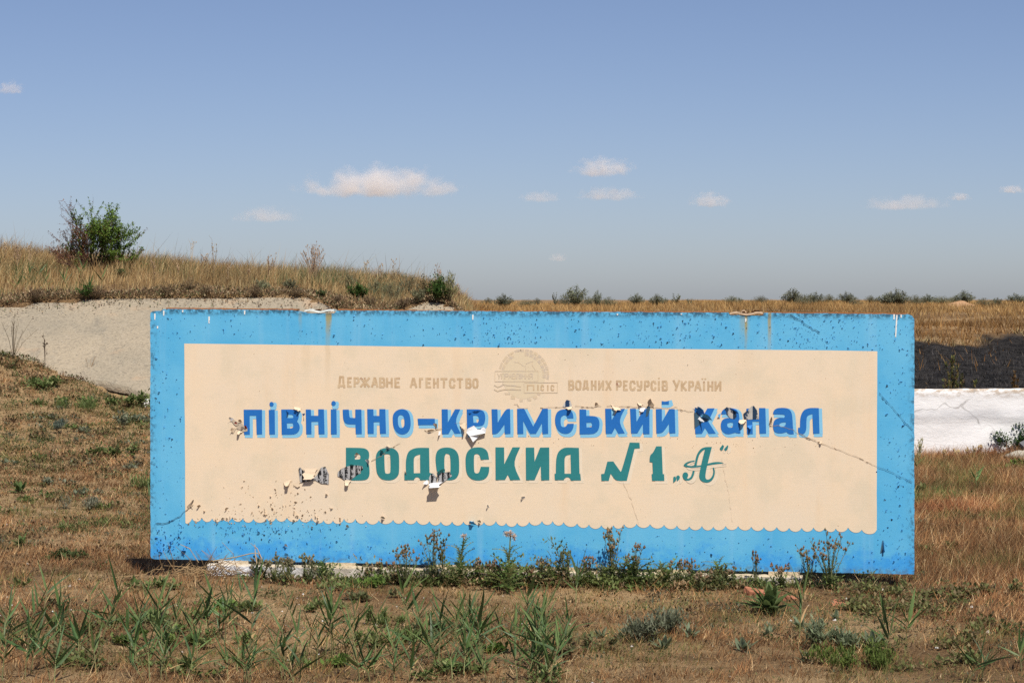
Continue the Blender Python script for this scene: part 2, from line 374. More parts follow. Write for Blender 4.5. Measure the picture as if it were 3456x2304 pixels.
# ================================================================== SETTING
def burnt_mask(x, y):
    e = y + 6.0 * (vnoise(x, y * .35, 2.6, 31, 4) - .5) + 5 * (vnoise(x, y * .2, .5, 32) - .5) - .12 * (x - 10)
    return sstep(59.0, 57.4, e) * sstep(32.7, 33.2, y) * sstep(-.6, .3, x)
def bare_mask(x, y):
    left = sstep(-3.4, -4.4, x) * sstep(21, 25, y) * sstep(34.5, 33.5, y)
    d1 = np.exp(-(((x + 1.9) / .55) ** 2 + ((y - 16.75) / .75) ** 2))
    d2 = np.exp(-(((x - 1.7) / .9) ** 2 + ((y - 13.5) / .55) ** 2)) * .35
    fore = sstep(.54, .68, vnoise(x, y, 1.3, 33, 3)) * sstep(17.6, 16.4, y + .129 * x) * .5
    return np.clip(np.maximum(np.maximum(np.maximum(left, d1), d2), fore), 0, 1)

xs = np.concatenate([-np.geomspace(14.2, 4000, 34)[::-1], np.arange(-14, 14.01, .16), np.geomspace(14.2, 4000, 34)])
ys = np.concatenate([np.arange(-40, 9, 2.0), np.arange(9, 46, .16), np.arange(46, 110, .6), np.geomspace(111, 6500, 46)])
gx, gy = np.meshgrid(xs, ys); zg = ground_z(gx, gy); nx, ny = len(xs), len(ys)
V = np.stack([gx.ravel(), gy.ravel(), zg.ravel()], 1)
ii = (np.arange(ny - 1)[:, None] * nx + np.arange(nx - 1)[None, :]).ravel()
F = np.stack([ii, ii + 1, ii + nx + 1, ii + nx], 1)
C = np.zeros((len(V), 3)); C[:, 0] = burnt_mask(V[:, 0], V[:, 1]); C[:, 1] = bare_mask(V[:, 0], V[:, 1])
go = mesh_np('ground', V, F, C, M['soil']); go.data.polygons.foreach_set('use_smooth', [True] * len(F)); link(go)
tag(go, 'sandy brown steppe ground under the dry grass', 'ground', kind='structure')

# ---- concrete lining of the bank, left and behind the sign
xb = np.arange(-13, -.45, .09); rows = 44; tt = np.linspace(0, 1, rows)
lo = y_low(xb) - np.where(xb < -6.15, .35, np.where(xb > -5.0, .1, -.03 + .16 * (vnoise(xb, xb * 0, .16, 41) - .5)))
hi = y_top(xb) + .08
BX = np.repeat(xb[None, :], rows, 0); BY = lo[None, :] + (hi - lo)[None, :] * tt[:, None]
BZ = cplane(BY) + .025 * (vnoise(BX, BY, 1.1, 42) - .5) + .008 * (vnoise(BX, BY, .22, 43) - .5)
V = np.stack([BX.ravel(), BY.ravel(), BZ.ravel()], 1); n = len(xb)
low = V[:n].copy(); low[:, 2] -= .11; low[:, 1] += .03
V = np.concatenate([V, low]); k0 = rows * n
ii = (np.arange(rows - 1)[:, None] * n + np.arange(n - 1)[None, :]).ravel()
F = np.stack([ii, ii + 1, ii + n + 1, ii + n], 1); j = np.arange(n - 1)
F = np.concatenate([F, np.stack([k0 + j, k0 + j + 1, j + 1, j], 1)])
bo = mesh_np('concrete_bank', V, F, None, M['bank']); link(bo)
tag(bo, 'pale rough concrete lining sloping up the bank behind the sign', 'concrete slope', kind='structure')

# ---- low whitewashed wall
def low_wall():
    x0, x1, yf, yb, top = -5.25, 15.0, 32.32, 32.66, .985
    xs = np.arange(x0, x1 + .01, .09); zs = np.concatenate([np.linspace(-.3, top - .03, 24), [top]])
    gx, gz_ = np.meshgrid(xs, zs); nx = len(xs)
    tops = top + .03 * (vnoise(xs, xs * 0, 1.2, 51) - .5) + .02 * (vnoise(xs, xs * 0, .2, 52) - .5)
    tops = tops - .13 * sstep(-4.4, -5.2, xs)
    gz2 = np.where(gz_ > .7, .7 + (gz_ - .7) * (tops[None, :] - .7) / (top - .7), gz_)
    line = .56 + .10 * (vnoise(gx, gx * 0, 1.6, 53) - .5)
    dy = -.018 * sstep(-.02, .02, gz_ - line) + .035 * (vnoise(gx, gz_ * 2, .55, 54) - .5) + .006 * (vnoise(gx, gz_, .14, 55) - .5)
    dy[-1] += .02
    front = np.stack([gx, yf + dy, gz2], 2).reshape(-1, 3)
    bt = np.stack([xs, xs * 0 + yb, tops - .01], 1); bb = np.stack([xs, xs * 0 + yb, xs * 0 - .3], 1)
    V = np.concatenate([front, bt, bb]); nz = len(zs); k = nz * nx
    ii = (np.arange(nz - 1)[:, None] * nx + np.arange(nx - 1)[None, :]).ravel()
    F = [np.stack([ii, ii + 1, ii + nx + 1, ii + nx], 1)]; j = np.arange(nx - 1)
    F.append(np.stack([(nz - 1) * nx + j, (nz - 1) * nx + j + 1, k + j + 1, k + j], 1))
    F.append(np.stack([k + j, k + j + 1, k + nx + j + 1, k + nx + j], 1))
    wall = mesh_np('low_wall', V, np.concatenate(F), None, M['whitewash'])
    bm = bmesh.new(); bm.from_mesh(wall.data)
    bm.edges.ensure_lookup_table(); bmesh.ops.holes_fill(bm, edges=[e for e in bm.edges if e.is_boundary], sides=0)
    bm.to_mesh(wall.data); bm.free(); link(wall)
    return tag(wall, 'low whitewashed rough plaster wall running behind the sign', 'wall')
low_wall()

# ================================================================== THE SIGN
SPOS = Vector((0.0960467738, 17.8794612, HC - 1.08379982)); SYAW = -0.128390532; SROLL = -0.00525617848; SH = 1.98589435
SROT = Euler((0, -SROLL, SYAW)); SMAT = SROT.to_matrix()
SORG = SPOS + SMAT @ Vector((0, 0, -SH / 2))                     # middle of the lower front edge
sign = thing('sign_board', SORG, SROT)
tag(sign, 'large concrete sign slab painted cream with blue border and Ukrainian lettering', 'sign')
SINV = SMAT.inverted()
def S(px, py):
    """photo pixel to (x, z) on the sign's front face"""
    a, k = ray(px, py); d = SINV @ Vector((a, 1, k)); o = SINV @ (Vector((0, 0, HC)) - SORG)
    s = -o.y / d.y; p = o + d * s; return p.x, p.z
REG = {1: (760, 1320, 460), 2: (1180, 1320, 460), 3: (1600, 1320, 460), 4: (1980, 1320, 460), 5: (2320, 1320, 480), 6: (1140, 1480, 460),
       7: (1560, 1480, 460), 8: (2000, 1470, 500), 9: (1120, 1240, 520), 10: (1890, 1250, 570), 11: (1600, 1160, 360),
       12: (780, 1300, 1100), 13: (600, 1680, 1200), 14: (1800, 1700, 1200), 15: (2600, 900, None), 16: (480, 1700, 700), 17: (1780, 1300, 1100)}
def R(r, pts):
    x0, y0, w = REG[r]; s = 2352 / w if w else 2.0911
    return [S(x0 + x / s, y0 + y / s) for x, y in pts]
def smooth_poly(p, it=1):
    """round the traced outline a little where it bends gently"""
    for _ in range(it):
        o = []; n = len(p)
        for i in range(n):
            a, b, c = p[i - 1], p[i], p[(i + 1) % n]
            v1 = (b[0] - a[0], b[1] - a[1]); v2 = (c[0] - b[0], c[1] - b[1]); l1 = math.hypot(*v1); l2 = math.hypot(*v2)
            if l1 < 1e-6 or l2 < 1e-6: o.append(b); continue
            cs = (v1[0] * v2[0] + v1[1] * v2[1]) / (l1 * l2)
            if cs > .55 and cs < .999:
                o += [(b[0] - v1[0] * .25, b[1] - v1[1] * .25), (b[0] + v2[0] * .25, b[1] + v2[1] * .25)]
            else: o.append(b)
        p = o
    return p
def flat(name, loops_list, depth, m, parent=None, step=.00025):
    """flat painted shapes lying `depth` in front of the slab; loops_list: list of [outer, hole, ...]"""
    vv, ff = [], []
    for q, loops in enumerate(loops_list):
        y = -(depth + q * step); k = len(vv)
        L3 = [[Vector((x, z, 0)) for x, z in lp] for lp in loops]
        tri = tessellate_polygon(L3); pts = [p for lp in loops for p in lp]
        vv += [(x, y, z) for x, z in pts]
        for a, b, c in tri:
            A, B, Cc = pts[a], pts[b], pts[c]
            cr = (B[0] - A[0]) * (Cc[1] - A[1]) - (B[1] - A[1]) * (Cc[0] - A[0])
            ff.append((k + a, k + b, k + c) if cr > 0 else (k + a, k + c, k + b))
    me = bpy.data.meshes.new(name); me.from_pydata(vv, [], ff); me.update(); me.materials.append(m)
    return link(bpy.data.objects.new(name, me), parent or sign)
def ell(cx, cy, rx, ry, n=18): return [(cx + rx * math.cos(2 * math.pi * i / n), cy + ry * math.sin(2 * math.pi * i / n)) for i in range(n)]

# ---- slab
out = [(507, 1064), (508, 1055), (515, 1050), (523, 1049), (531, 1053), (541, 1051), (547, 1045), (556, 1043)]
def run(a, b, step, j):
    n = max(1, int(math.hypot(b[0] - a[0], b[1] - a[1]) / step)); r = []
    for i in range(1, n + 1):
        f = i / n; q = j if i < n else 0
        r.append((a[0] + (b[0] - a[0]) * f + random.uniform(-q, q), a[1] + (b[1] - a[1]) * f + random.uniform(-q, q)))
    return r
for b in [(985, 1046.5), (1000, 1050), (1014, 1052.5), (1026, 1056), (1128, 1057.5), (1137, 1047.5), (2456, 1054.5), (2462, 1062.5), (2574, 1064.5), (2579, 1055.5),
          (3066, 1060.5), (3078, 1065), (3086, 1077), (3086, 1930), (3084, 1937), (1800, 1911.5), (520, 1885.5), (511, 1882), (508, 1874), (507, 1066)]:
    out += run(out[-1], b, 14, .9)
outl = [S(*p) for p in out[:-1]][::-1]       # counter-clockwise seen from the front
bm = bmesh.new()
fv = [bm.verts.new((x, 0, z)) for x, z in outl]; bv = [bm.verts.new((x, .14, z)) for x, z in outl]
cxm = sum(p[0] for p in outl) / len(outl)
for i in range(len(fv)):
    j = (i + 1) % len(fv); bm.faces.new((fv[j], fv[i], bv[i], bv[j]))
tri = tessellate_polygon([[Vector((x, z, 0)) for x, z in outl]])
for a, b, c in tri:
    bm.faces.new((fv[a], fv[b], fv[c])); bm.faces.new((bv[c], bv[b], bv[a]))
bmesh.ops.recalc_face_normals(bm, faces=bm.faces)
me = bpy.data.meshes.new('slab'); bm.to_mesh(me); bm.free(); me.materials.append(M['blue'])
slab = link(bpy.data.objects.new('slab', me), sign)

# ---- rusty strip along the top edge
def strip(pxs, name='edge_strip'):
    mb = MB(); top = []; bot = []
    for px in np.linspace(pxs[0], pxs[1], max(3, int((pxs[1] - pxs[0]) / 12))):
        yb = np.interp(px, [556, 1010, 1600, 2800, 3070], [1042.5, 1046.5, 1052.5, 1056.5, 1060]); h = pxs[2] * random.uniform(.7, 1.1)
        top.append(S(px, yb - h)); bot.append(S(px, yb + 1.5))
    n = len(top)
    for y in (.035, .12):
        mb.v += [(x, y, z) for x, z in bot] + [(x, y, z) for x, z in top]
    mb.c += [(1, 1, 1)] * (4 * n)
    for i in range(n - 1):
        mb.f += [(i, i + 1, n + i + 1, n + i), (2 * n + i + 1, 2 * n + i, 3 * n + i, 3 * n + i + 1), (n + i, n + i + 1, 3 * n + i + 1, 3 * n + i), (i + 1, i, 2 * n + i, 2 * n + i + 1)]
    mb.f += [(0, n, 3 * n, 2 * n), (n - 1, 3 * n - 1, 4 * n - 1, 2 * n - 1)]
    return mb.build(name, M['rust'], sign)
strip((556, 1000, 4.5)); strip((1138, 1750, 5)); strip((1765, 2452, 5.5)); strip((2582, 3060, 3.5))
# ---- torn lifting plates in the two notches
def plate(px0, px1, py, curl):
    x0, z0 = S(px0, py); x1, z1 = S(px1, py); mb = MB(); n = 10
    for i in range(n + 1):
        f = i / n; x = x0 + (x1 - x0) * f; z = z0 + (z1 - z0) * f + .008 * math.sin(f * 9)
        for y, dz in ((-.006, 0), (-.004, .010 + .007 * random.random()), (.10, .014), (.12, .0)): mb.v.append((x, y, z + dz)); mb.c.append((1, 1, 1))
    for i in range(n):
        for q in range(4):
            a = i * 4 + q; b = i * 4 + (q + 1) % 4; mb.f.append((a, b, b + 4, a + 4))
    mb.f += [(3, 2, 1, 0), (n * 4, n * 4 + 1, n * 4 + 2, n * 4 + 3)]
    o = mb.build('lifting_plate', M['grey_metal'] if curl == 0 else M['rust_pale'], sign)
    mb = MB(); cx = x0 + (x1 - x0) * (.06 if curl == 0 else .42)
    mb.tube([(cx + .018 * math.cos(a), .03, z0 + .014 + .016 * math.sin(a)) for a in np.linspace(-.4, 3.9, 9)], [.005] * 9, 6); mb.build('loop', M['rust_pale'], o, True)
    for f0, f1, h in ((.25, .55, .022), (.62, .95, .034)):
        mb = MB(); xa = x0 + (x1 - x0) * f0; xb_ = x0 + (x1 - x0) * f1
        pts = [(xa, .03, z0 + .015), (xa + (xb_ - xa) * .4, .05, z0 + h), (xa + (xb_ - xa) * .8, .05, z0 + h * 1.05), (xb_, .04, z0 + .016)]
        mb.v = pts + [(x, y + .05, z - .01) for x, y, z in pts]; mb.c = [(1, 1, 1)] * 8; mb.f = [(i, i + 1, i + 5, i + 4) for i in range(3)]
        mb.build('torn_scrap', M['rust'], o)
plate(1028, 1127, 1052.5, 0); plate(2463, 2574, 1061, 1)

# ---- cream panel with its scalloped lower edge
cus = [(95, 133), (160, 130), (228, 134), (296, 130), (360, 127), (430, 133), (500, 138), (590, 135), (650, 130), (722, 128), (805, 135), (885, 132), (965, 147), (1027, 148), (1100, 137), (1175, 137), (1247, 148), (1330, 147), (1425, 143), (1497, 143), (1580, 148), (1665, 152), (1740, 155), (1815, 155), (1890, 155), (1955, 150), (2025, 158), (2105, 152), (2172, 163), (2245, 163), (2325, 157)]
cus = [(600 + x / 1.96, 1680 + y / 1.96) for x, y in cus]
cu2 = [(58, 112), (128, 112), (200, 120), (290, 128), (368, 135), (450, 140), (530, 140), (600, 133), (683, 130), (772, 133), (865, 137), (950, 142), (1032, 147), (1115, 145), (1190, 150), (1272, 145), (1355, 145), (1442, 150), (1525, 152), (1610, 152), (1692, 157), (1775, 157), (1853, 155), (1930, 155), (2000, 162), (2082, 155), (2172, 170)]
cus = [c for c in cus if c[0] < 1800 + 30] + [(1800 + x / 1.96, 1700 + y / 1.96) for x, y in cu2]
pan = [(622, 1159), (900, 1162), (1300, 1168), (1600, 1172), (2200, 1177), (2800, 1182), (2961, 1185)] 
pan += run((2961, 1185), (2959, 1787), 60, .6)
low_e = [(626, 1763)] + cus + [(2959, 1789)]
seq = []
for a, b in zip(low_e[:-1], low_e[1:]):
    for i in range(8):
        f = i / 8; d = 13.5 * (math.sin(math.pi * f) ** .62 if 0 < f < 1 else 0) * min(1, (b[0] - a[0]) / 36)
        seq.append((a[0] + (b[0] - a[0]) * f, a[1] + (b[1] - a[1]) * f + d))
seq.append(low_e[-1]); pan += seq[::-1][1:]; pan += run((626, 1763), (622, 1165), 60, .6)
panel = flat('cream_panel', [[[S(*p) for p in pan]]], .002, M['cream'])

# ---- lettering
def letter(r, loops, kind, extra=None):
    """kind b: blue with a pale drop shade, g: green with a faded one"""
    main = [[smooth_poly(R(r, lp), 2) for lp in part] for part in loops]
    o = flat('letter', main, .0052, M['letter_blue' if kind == 'b' else 'letter_green'])
    off = ((.005, -.026), (.0235, -.026), (.025, -.004)) if kind == 'b' else ((.0235, -.0225), (.022, -.006))
    sh = [[[(x + dx, z + dz) for x, z in lp] for lp in part] for part in main for dx, dz in off]
    if extra is not None: sh = [[R(r, e)] for e in extra]
    flat('letter_shade', sh, .003, M['letter_pale' if kind == 'b' else 'letter_ghost'], o)
    return o
L = letter
L(1, [[[(322, 315), (638, 315), (640, 740), (545, 742), (537, 418), (425, 420), (428, 745), (328, 745)]]], 'b')
L(1, [[[(755, 318), (857, 318), (862, 742), (763, 742)]], [ell(803, 222, 37, 41)]], 'b')
L(1, [[[(970, 312), (1170, 310), (1225, 325), (1262, 360), (1275, 405), (1270, 460), (1243, 520), (1275, 560), (1290, 610), (1285, 660), (1260, 705), (1220, 733), (1170, 745), (978, 745)], [(1065, 402), (1160, 400), (1180, 425), (1175, 455), (1150, 460), (1068, 458)], [(1068, 550), (1165, 548), (1180, 580), (1172, 625), (1140, 640), (1072, 640)]]], 'b')
L(1, [[[(1393, 312), (1480, 312), (1485, 420), (1608, 420), (1608, 308), (1705, 308), (1718, 738), (1613, 738), (1608, 522), (1490, 525), (1492, 738), (1400, 738)]]], 'b')
L(1, [[[(1825, 310), (1922, 310), (1928, 740), (1826, 740)]], [ell(1873, 207, 39, 43)]], 'b')
L(1, [[[(2030, 315), (2135, 312), (2145, 440), (2165, 458), (2247, 458), (2247, 312), (2352, 312), (2360, 735), (2255, 735), (2250, 568), (2130, 568), (2080, 550), (2048, 510), (2035, 450)]]], 'b')
L(2, [[[(305, 305), (412, 308), (415, 422), (515, 422), (515, 305), (618, 305), (630, 728), (525, 730), (518, 528), (418, 530), (418, 730), (312, 730)]]], 'b')
L(2, [[[(905, 302), (960, 312), (1005, 345), (1035, 400), (1050, 470), (1057, 560), (1048, 630), (1020, 690), (975, 730), (920, 745), (865, 735), (815, 705), (775, 650), (752, 590), (745, 500), (745, 420), (775, 360), (830, 318)], [(890, 403), (925, 420), (945, 460), (950, 560), (935, 615), (900, 635), (865, 625), (842, 590), (835, 520), (835, 450), (855, 415)]]], 'b')
L(2, [[[(1175, 470), (1472, 470), (1472, 578), (1185, 580)]]], 'b')
L(2, [[[(1590, 308), (1695, 308), (1697, 535), (1820, 308), (1910, 308), (1815, 520), (1920, 725), (1815, 728), (1757, 640), (1708, 735), (1595, 738)]]], 'b')
L(2, [[[(2022, 308), (2230, 308), (2290, 325), (2330, 370), (2345, 450), (2335, 530), (2310, 580), (2260, 600), (2150, 600), (2150, 735), (2030, 735)], [(2130, 420), (2200, 415), (2230, 445), (2235, 500), (2210, 540), (2140, 540)]]], 'b')
L(3, [[[(303, 308), (405, 308), (410, 540), (545, 305), (622, 300), (630, 730), (530, 735), (525, 570), (410, 735), (315, 735)]]], 'b')
L(3, [[[(743, 300), (865, 296), (1022, 605), (1180, 300), (1275, 298), (1280, 730), (1180, 735), (1172, 550), (1070, 730), (970, 732), (905, 620), (848, 510), (852, 733), (748, 733)]]], 'b')
L(3, [[[(1560, 308), (1610, 306), (1670, 330), (1705, 375), (1715, 440), (1715, 465), (1612, 465), (1600, 435), (1580, 412), (1550, 410), (1510, 435), (1495, 480), (1495, 560), (1505, 600), (1540, 618), (1580, 610), (1605, 575), (1615, 558), (1720, 555), (1718, 610), (1700, 660), (1660, 710), (1610, 730), (1560, 733), (1500, 715), (1440, 660), (1405, 580), (1397, 500), (1402, 430), (1430, 360), (1490, 318)]]], 'b')
L(3, [[[(1820, 310), (1935, 312), (1938, 422), (2090, 425), (2140, 460), (2165, 520), (2165, 600), (2145, 670), (2100, 715), (2040, 738), (1822, 740)], [(1940, 540), (2020, 538), (2042, 570), (2030, 610), (1995, 620), (1942, 620)]]], 'b')
L(4, [[[(320, 298), (425, 298), (432, 495), (550, 298), (660, 298), (550, 515), (657, 722), (550, 730), (488, 630), (437, 730), (330, 730)]]], 'b')
L(4, [[[(750, 298), (850, 298), (862, 525), (985, 298), (1083, 298), (1085, 735), (975, 735), (970, 565), (875, 725), (768, 725)]]], 'b')
L(4, [[[(1195, 305), (1297, 305), (1300, 525), (1425, 305), (1520, 305), (1532, 720), (1425, 725), (1420, 560), (1312, 720), (1203, 725)]]], 'b')
L(4, [[[(1295, 165), (1340, 175), (1380, 172), (1420, 162), (1420, 225), (1298, 225)]]], 'b', [[(1290, 200), (1425, 160), (1470, 150), (1495, 240), (1440, 280), (1350, 288), (1295, 280)]])
L(5, [[[(118, 288), (215, 288), (222, 470), (330, 282), (450, 278), (345, 500), (470, 695), (355, 700), (292, 605), (240, 700), (130, 702)]]], 'b')
L(5, [[[(560, 350), (590, 300), (650, 275), (740, 275), (810, 300), (845, 350), (860, 420), (880, 695), (830, 695), (790, 680), (730, 700), (670, 708), (620, 695), (570, 650), (550, 590), (555, 510), (590, 460), (650, 440), (740, 440), (735, 400), (690, 375), (560, 378)], [(665, 525), (720, 512), (755, 520), (755, 580), (720, 603), (680, 598), (655, 570)]]], 'b')
L(5, [[[(975, 285), (1090, 280), (1090, 460), (1185, 460), (1185, 275), (1290, 275), (1302, 695), (1192, 697), (1185, 497), (1075, 500), (1082, 705), (985, 705)]]], 'b')
L(5, [[[(1415, 350), (1440, 300), (1500, 272), (1640, 272), (1700, 310), (1730, 370), (1740, 480), (1745, 600), (1760, 705), (1700, 710), (1660, 695), (1640, 670), (1570, 693), (1500, 693), (1440, 670), (1418, 620), (1415, 540), (1440, 470), (1500, 440), (1570, 437), (1600, 435), (1615, 400), (1595, 380), (1420, 378)], [(1540, 522), (1590, 510), (1630, 512), (1625, 555), (1590, 585), (1545, 590), (1520, 570), (1520, 545)]]], 'b')
L(5, [[[(1990, 280), (2060, 272), (2172, 275), (2185, 695), (2080, 698), (2068, 375), (2020, 385), (1980, 410), (1968, 470), (1968, 620), (1950, 680), (1910, 710), (1850, 705), (1830, 670), (1832, 600), (1862, 598), (1865, 450), (1885, 370), (1930, 305)]]], 'b')
L(6, [[[(143, 152), (440, 155), (505, 180), (543, 230), (545, 320), (520, 390), (545, 460), (552, 560), (548, 640), (510, 700), (430, 718), (180, 715), (143, 715)], [(295, 265), (370, 265), (395, 290), (392, 340), (370, 355), (298, 355)], [(295, 490), (380, 490), (400, 520), (400, 590), (370, 612), (298, 610)]]], 'g')
L(6, [[[(790, 158), (930, 152), (1000, 185), (1050, 245), (1062, 330), (1062, 580), (1040, 640), (990, 690), (920, 715), (810, 713), (735, 680), (680, 600), (665, 520), (655, 350), (665, 260), (710, 195)], [(805, 275), (830, 262), (890, 265), (910, 285), (915, 570), (890, 600), (840, 600), (812, 580)]]], 'g')
L(6, [[[(1320, 165), (1400, 152), (1578, 155), (1585, 585), (1640, 600), (1650, 712), (1425, 712), (1415, 680), (1385, 660), (1350, 662), (1325, 685), (1318, 712), (1152, 712), (1150, 588), (1180, 590), (1175, 420), (1185, 320), (1215, 230), (1260, 190)], [(1360, 285), (1422, 268), (1425, 590), (1315, 592), (1312, 350), (1330, 305)]]], 'g')
L(6, [[[(1850, 148), (1940, 150), (2020, 180), (2070, 240), (2095, 320), (2098, 560), (2085, 620), (2040, 690), (1960, 715), (1870, 712), (1780, 690), (1730, 640), (1710, 560), (1690, 400), (1690, 290), (1715, 210), (1770, 165)], [(1870, 256), (1920, 262), (1945, 300), (1950, 560), (1930, 590), (1860, 590), (1842, 560), (1840, 300)]]], 'g')
L(7, [[[(260, 145), (340, 148), (400, 175), (445, 225), (465, 355), (322, 360), (305, 285), (270, 260), (225, 262), (203, 290), (205, 560), (225, 590), (260, 597), (295, 580), (322, 480), (468, 482), (465, 580), (430, 660), (370, 705), (290, 720), (190, 710), (110, 650), (70, 570), (58, 420), (62, 290), (100, 205), (170, 155)]]], 'g')
L(7, [[[(575, 145), (725, 148), (727, 437), (870, 145), (1000, 145), (875, 430), (1005, 708), (832, 712), (787, 620), (740, 708), (578, 710)]]], 'g')
L(7, [[[(1098, 150), (1243, 150), (1250, 390), (1345, 150), (1503, 148), (1505, 712), (1365, 715), (1355, 470), (1250, 712), (1103, 712)]]], 'g')
L(7, [[[(1740, 160), (1800, 148), (2015, 155), (2025, 600), (2040, 605), (2050, 715), (1878, 718), (1862, 680), (1830, 660), (1790, 665), (1762, 690), (1755, 712), (1600, 710), (1595, 600), (1618, 598), (1620, 380), (1635, 280), (1670, 210)], [(1800, 285), (1870, 270), (1880, 600), (1768, 600), (1765, 360), (1778, 310)]]], 'g')
L(8, [[[(137, 605), (185, 600), (235, 408), (330, 405), (447, 570), (465, 540), (590, 105), (745, 108), (752, 195), (668, 203), (545, 710), (370, 715), (288, 600), (258, 712), (142, 712)]]], 'g')
L(8, [[[(1010, 165), (1098, 165), (1115, 605), (1137, 605), (1140, 712), (945, 712), (938, 605), (958, 602), (950, 420), (905, 412), (910, 305), (960, 270)]]], 'g')
L(8, [[[(1282, 655), (1310, 640), (1332, 670), (1325, 710), (1280, 745)]], [[(1330, 640), (1360, 622), (1388, 645), (1382, 685), (1340, 722)]]], 'g')
L(8, [[[(1790, 178), (1895, 175), (1830, 430), (1800, 560), (1790, 650), (1800, 685), (1830, 695), (1870, 680), (1905, 630), (1920, 560), (1908, 505), (1925, 500), (1943, 550), (1940, 620), (1905, 700), (1850, 738), (1790, 742), (1735, 720), (1700, 680), (1690, 620), (1720, 480), (1745, 370), (1780, 230)]],
      [[(1895, 175), (1800, 175), (1730, 195), (1680, 250), (1645, 320), (1625, 430), (1610, 470), (1650, 470), (1665, 400), (1690, 300), (1730, 245), (1790, 210)]],
      [[(1620, 388), (1540, 400), (1470, 430), (1445, 465), (1470, 490), (1550, 505), (1650, 500), (1750, 485), (1900, 455), (2085, 435), (2040, 415), (1950, 412), (1840, 435), (1730, 465), (1620, 475), (1530, 475), (1495, 460), (1500, 440), (1560, 415), (1620, 410)]],
      [[(1590, 555), (1622, 555), (1610, 620), (1570, 690), (1520, 712), (1460, 700), (1428, 650), (1430, 600), (1460, 575), (1500, 580), (1520, 610), (1515, 650), (1495, 665), (1520, 680), (1560, 650), (1580, 600)]]], 'g')
L(8, [[[(2018, 200), (2065, 140), (2088, 160), (2075, 210), (2040, 238)]], [[(2088, 210), (2140, 148), (2155, 160), (2145, 215), (2105, 240)]]], 'g')

# ---- the faded brown line and the faded emblem: thin strokes
STROKES = {'Д': [[(.12, .86), (.25, 0), (.78, 0), (.86, .86)], [(0, 1.0), (.0, .84), (1, .84), (1, 1.0)]], 'Е': [[(1, 0), (0, 0), (0, 1), (1, 1)], [(0, .48), (.8, .48)]], 'Р': [[(0, 1), (0, 0), (.8, 0), (1, .15), (1, .42), (.8, .55), (0, .55)]],
    'Ж': [[(.5, 0), (.5, 1)], [(0, 0), (.45, .5), (0, 1)], [(1, 0), (.55, .5), (1, 1)]], 'А': [[(0, 1), (.42, 0), (.58, 0), (1, 1)], [(.2, .68), (.8, .68)]], 'В': [[(0, 0), (.75, 0), (.92, .14), (.92, .34), (.75, .47), (0, .47)], [(.75, .47), (1, .62), (1, .85), (.8, 1), (0, 1), (0, 0)]],
    'Н': [[(0, 0), (0, 1)], [(1, 0), (1, 1)], [(0, .5), (1, .5)]], 'Г': [[(0, 1), (0, 0), (1, 0)]], 'Т': [[(0, 0), (1, 0)], [(.5, 0), (.5, 1)]], 'С': [[(1, .25), (.85, .03), (.5, 0), (.15, .05), (0, .25), (0, .75), (.15, .95), (.5, 1), (.85, .97), (1, .75)]],
    'О': [[(.5, 0), (.15, .05), (0, .25), (0, .75), (.15, .95), (.5, 1), (.85, .95), (1, .75), (1, .25), (.85, .05), (.5, 0)]], 'И': [[(0, 0), (0, 1), (1, 0), (1, 1)]], 'Х': [[(0, 0), (1, 1)], [(1, 0), (0, 1)]], 'У': [[(0, 0), (.1, .5), (.5, .6), (.9, .6)], [(1, 0), (.95, .75), (.7, 1), (.1, 1)]],
    'Ў': [[(0, 0), (.5, .62)], [(1, 0), (.35, 1)]], 'К': [[(0, 0), (0, 1)], [(1, 0), (.1, .5), (1, 1)]], 'І': [[(.5, 0), (.5, 1)]], 'П': [[(0, 1), (0, 0), (1, 0), (1, 1)]], 'Л': [[(0, 1), (.2, .9), (.25, 0), (1, 0), (1, 1)]], 'Я': [[(1, 1), (1, 0), (.2, 0), (0, .15), (0, .4), (.2, .52), (1, .52)], [(.5, .52), (0, 1)]]}
def stroke_poly(p, w):
    """a polyline as overlapping quads in photo pixels"""
    r = []
    for (ax, ay), (bx, by) in zip(p[:-1], p[1:]):
        d = math.hypot(bx - ax, by - ay) or 1; ux, uy = (bx - ax) / d, (by - ay) / d; e = w * .35
        ax2, ay2, bx2, by2 = ax - ux * e, ay - uy * e, bx + ux * e, by + uy * e; nx, ny = -uy * w / 2, ux * w / 2
        r.append([(ax2 + nx, ay2 + ny), (bx2 + nx, by2 + ny), (bx2 - nx, by2 - ny), (ax2 - nx, ay2 - ny)])
    return r
def glyph(ch, r, x0, x1, y0, y1, w, m='faded', parent=None, depth=.003):
    polys = []
    for st in STROKES[ch]:
        pts = [(x0 + w / 2 + (x1 - x0 - w) * a, y0 + w / 2 + (y1 - y0 - w) * b) for a, b in st]
        polys += [[R(r, q)] for q in stroke_poly(pts, w)]
    return flat('faded_letter', polys, depth, M[m], parent, .00006)
for ch, x0, x1 in [('Д', 90, 208), ('Е', 235, 310), ('Р', 333, 425), ('Ж', 428, 585), ('А', 600, 712), ('В', 723, 820), ('Н', 828, 932), ('Е', 955, 1048), ('А', 1190, 1305), ('Г', 1330, 1400), ('Е', 1430, 1522), ('Н', 1545, 1635), ('Т', 1655, 1770), ('С', 1790, 1890), ('Т', 1905, 2010), ('В', 2040, 2135), ('О', 2145, 2240)]:
    y0 = 142 + 20 * x0 / 2240; glyph(ch, 9, x0, x1, y0 - (16 if x0 == 90 else 0), y0 + 160 + (16 if x0 == 90 else 0), 33)
